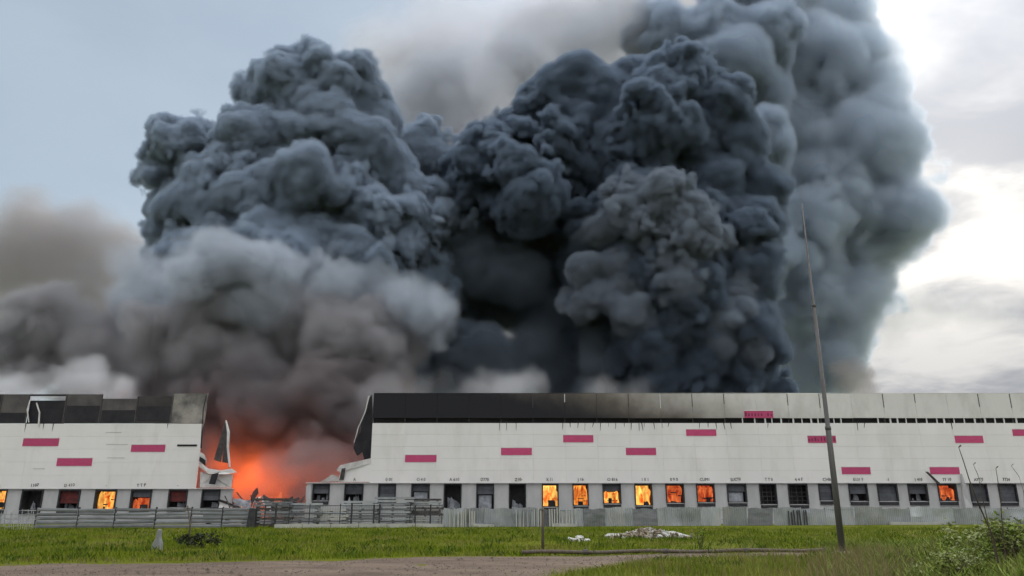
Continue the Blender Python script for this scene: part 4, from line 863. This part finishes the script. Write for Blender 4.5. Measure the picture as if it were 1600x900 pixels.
# ================================================================= fires
def flame_material(name, c_hot, c_cool, strength):
    m = bpy.data.materials.new(name); m.use_nodes = True; nt = m.node_tree; n = nt.nodes; l = nt.links; n.clear()
    out = n.new('ShaderNodeOutputMaterial'); em = n.new('ShaderNodeEmission'); l.new(em.outputs[0], out.inputs[0]); em.inputs[1].default_value = strength
    geo = n.new('ShaderNodeNewGeometry'); mp = n.new('ShaderNodeMapping'); mp.inputs['Scale'].default_value = (1, 1, .55); l.new(geo.outputs['Position'], mp.inputs[0])
    t = n.new('ShaderNodeTexNoise'); t.inputs['Scale'].default_value = 1.1; t.inputs['Detail'].default_value = 5; t.inputs['Distortion'].default_value = 1.1; l.new(mp.outputs[0], t.inputs['Vector'])
    cr = n.new('ShaderNodeValToRGB'); cr.color_ramp.elements[0].position = .36; cr.color_ramp.elements[0].color = (*c_cool, 1); cr.color_ramp.elements[1].position = .66; cr.color_ramp.elements[1].color = (*c_hot, 1); l.new(t.outputs[0], cr.inputs[0]); l.new(cr.outputs[0], em.inputs[0])
    oi = n.new('ShaderNodeObjectInfo'); mr = n.new('ShaderNodeMapRange'); mr.inputs[3].default_value = strength * .52; mr.inputs[4].default_value = strength * .95; l.new(oi.outputs['Random'], mr.inputs[0]); l.new(mr.outputs[0], em.inputs[1])
    return m
M['flame_bright'] = flame_material('bright_flame', (1.0, .56, .12), (.55, .075, .008), 1.05)
M['flame_mid'] = flame_material('orange_flame', (.98, .40, .07), (.40, .045, .008), .95)
M['flame_dim'] = flame_material('dull_flame', (.85, .20, .055), (.30, .03, .012), .8)
def fire(ia, ib, zb, zu, state, label, k):
    rg = random.Random(100 + k); base = Vector(((ia + ib) / 2, FY + 1.4, zb + .1)); e = empty('fire', base, label, 'fire', 'fires in the loading docks')
    mt = M['flame_bright'] if 'bright' in state else M['flame_mid'] if 'mid' in state else M['flame_dim']; h = zu - zb
    for i in range(5):       # tongues of flame
        x = ia + (ib - ia) * (i + .5) / 5 + rg.uniform(-.1, .1); y = FY + 1.35 + rg.uniform(-.25, .25); hh_ = h * (rg.uniform(.72, .95) if 'top' not in state else rg.uniform(.5, .66)); r = (ib - ia) * rg.uniform(.13, .17)
        pts = []; rad = []
        for j in range(7):
            t = j / 6; pts.append((x + .12 * math.sin(3 * t + i + k), y + .08 * math.cos(4 * t + i), zb + .12 + hh_ * t)); rad.append(max(.02, r * (1.0 - .25 * t) * (1 + .25 * math.sin(5 * t + i)) * (1 if j < 6 else .35)))
        MB().tube(pts, rad, 10).build('flame_tongue', mt, e, True)
    MB().box(ia + .09, ib - .09, FY + 1.82, FY + 1.88, zb + .12, zb + h * (.98 if 'top' not in state else .64)).build('glowing_stock', mt, e)
labels = ['bright orange fire in the cropped dock at the left edge', 'bright orange fire filling the dock left of the gap', 'low pale fire under a half shut dock door left of the gap']
order = sorted(FIRES, key=lambda q: q[0])
names = {}
LR = ['orange fire in the first burning dock right of the gap, above the dark stake', 'orange fire in the second burning dock right of the gap', 'pale orange fire under a dark upper door, third burning dock right of the gap', 'yellow-orange fire in the fourth burning dock right of the gap', 'dull red fire in the fifth burning dock right of the gap', 'dull red fire in the sixth burning dock right of the gap', 'orange-red fire in the lone burning dock near the right edge']
for k, q in enumerate(order): fire(*q, (labels + LR)[k], k)
# big fire inside the gap
gbase = at(425, 790, 124)[0]; gbase.z = 0
e = empty('fire', gbase, 'large orange-red fire glowing through smoke in the gap between the walls', 'fire')
rg = random.Random(8)
M['flame_gap'] = flame_material('gap_flame', (1.0, .24, .05), (.6, .06, .015), .8)
for i in range(16):
    x = gbase.x + rg.uniform(-5.5, 6); y = gbase.y + rg.uniform(-3, 3); h = rg.uniform(2, 4.2) * (1 - abs(x - gbase.x) / 11); r = rg.uniform(.6, 1.2)
    pts = [(x + .5 * math.sin(2 * j / 7 + i), y, .3 + h * j / 7) for j in range(8)]; rad = [r * (1 - .8 * j / 7) * (1 + .3 * math.sin(j + i)) + .03 for j in range(8)]
    MB().tube(pts, rad, 8).build('flame_tongue', M['flame_gap'], e, True)
for (px, py, Y, en) in ((398, 742, 125, 1700), (430, 748, 126, 1500), (372, 757, 122, 900), (475, 752, 127, 1500), (410, 715, 130, 1100), (525, 745, 129, 1100), (345, 725, 124, 600)):
    lt = bpy.data.lights.new('fire_light', 'POINT'); lt.energy = en; lt.color = (1, .165, .025); lt.shadow_soft_size = 2.0
    lo = bpy.data.objects.new('fire_light', lt); C.objects.link(lo); lo.parent = e; lo.location = at(px, py, Y)[0] - gbase

for o in VEILS: C.objects.link(o)
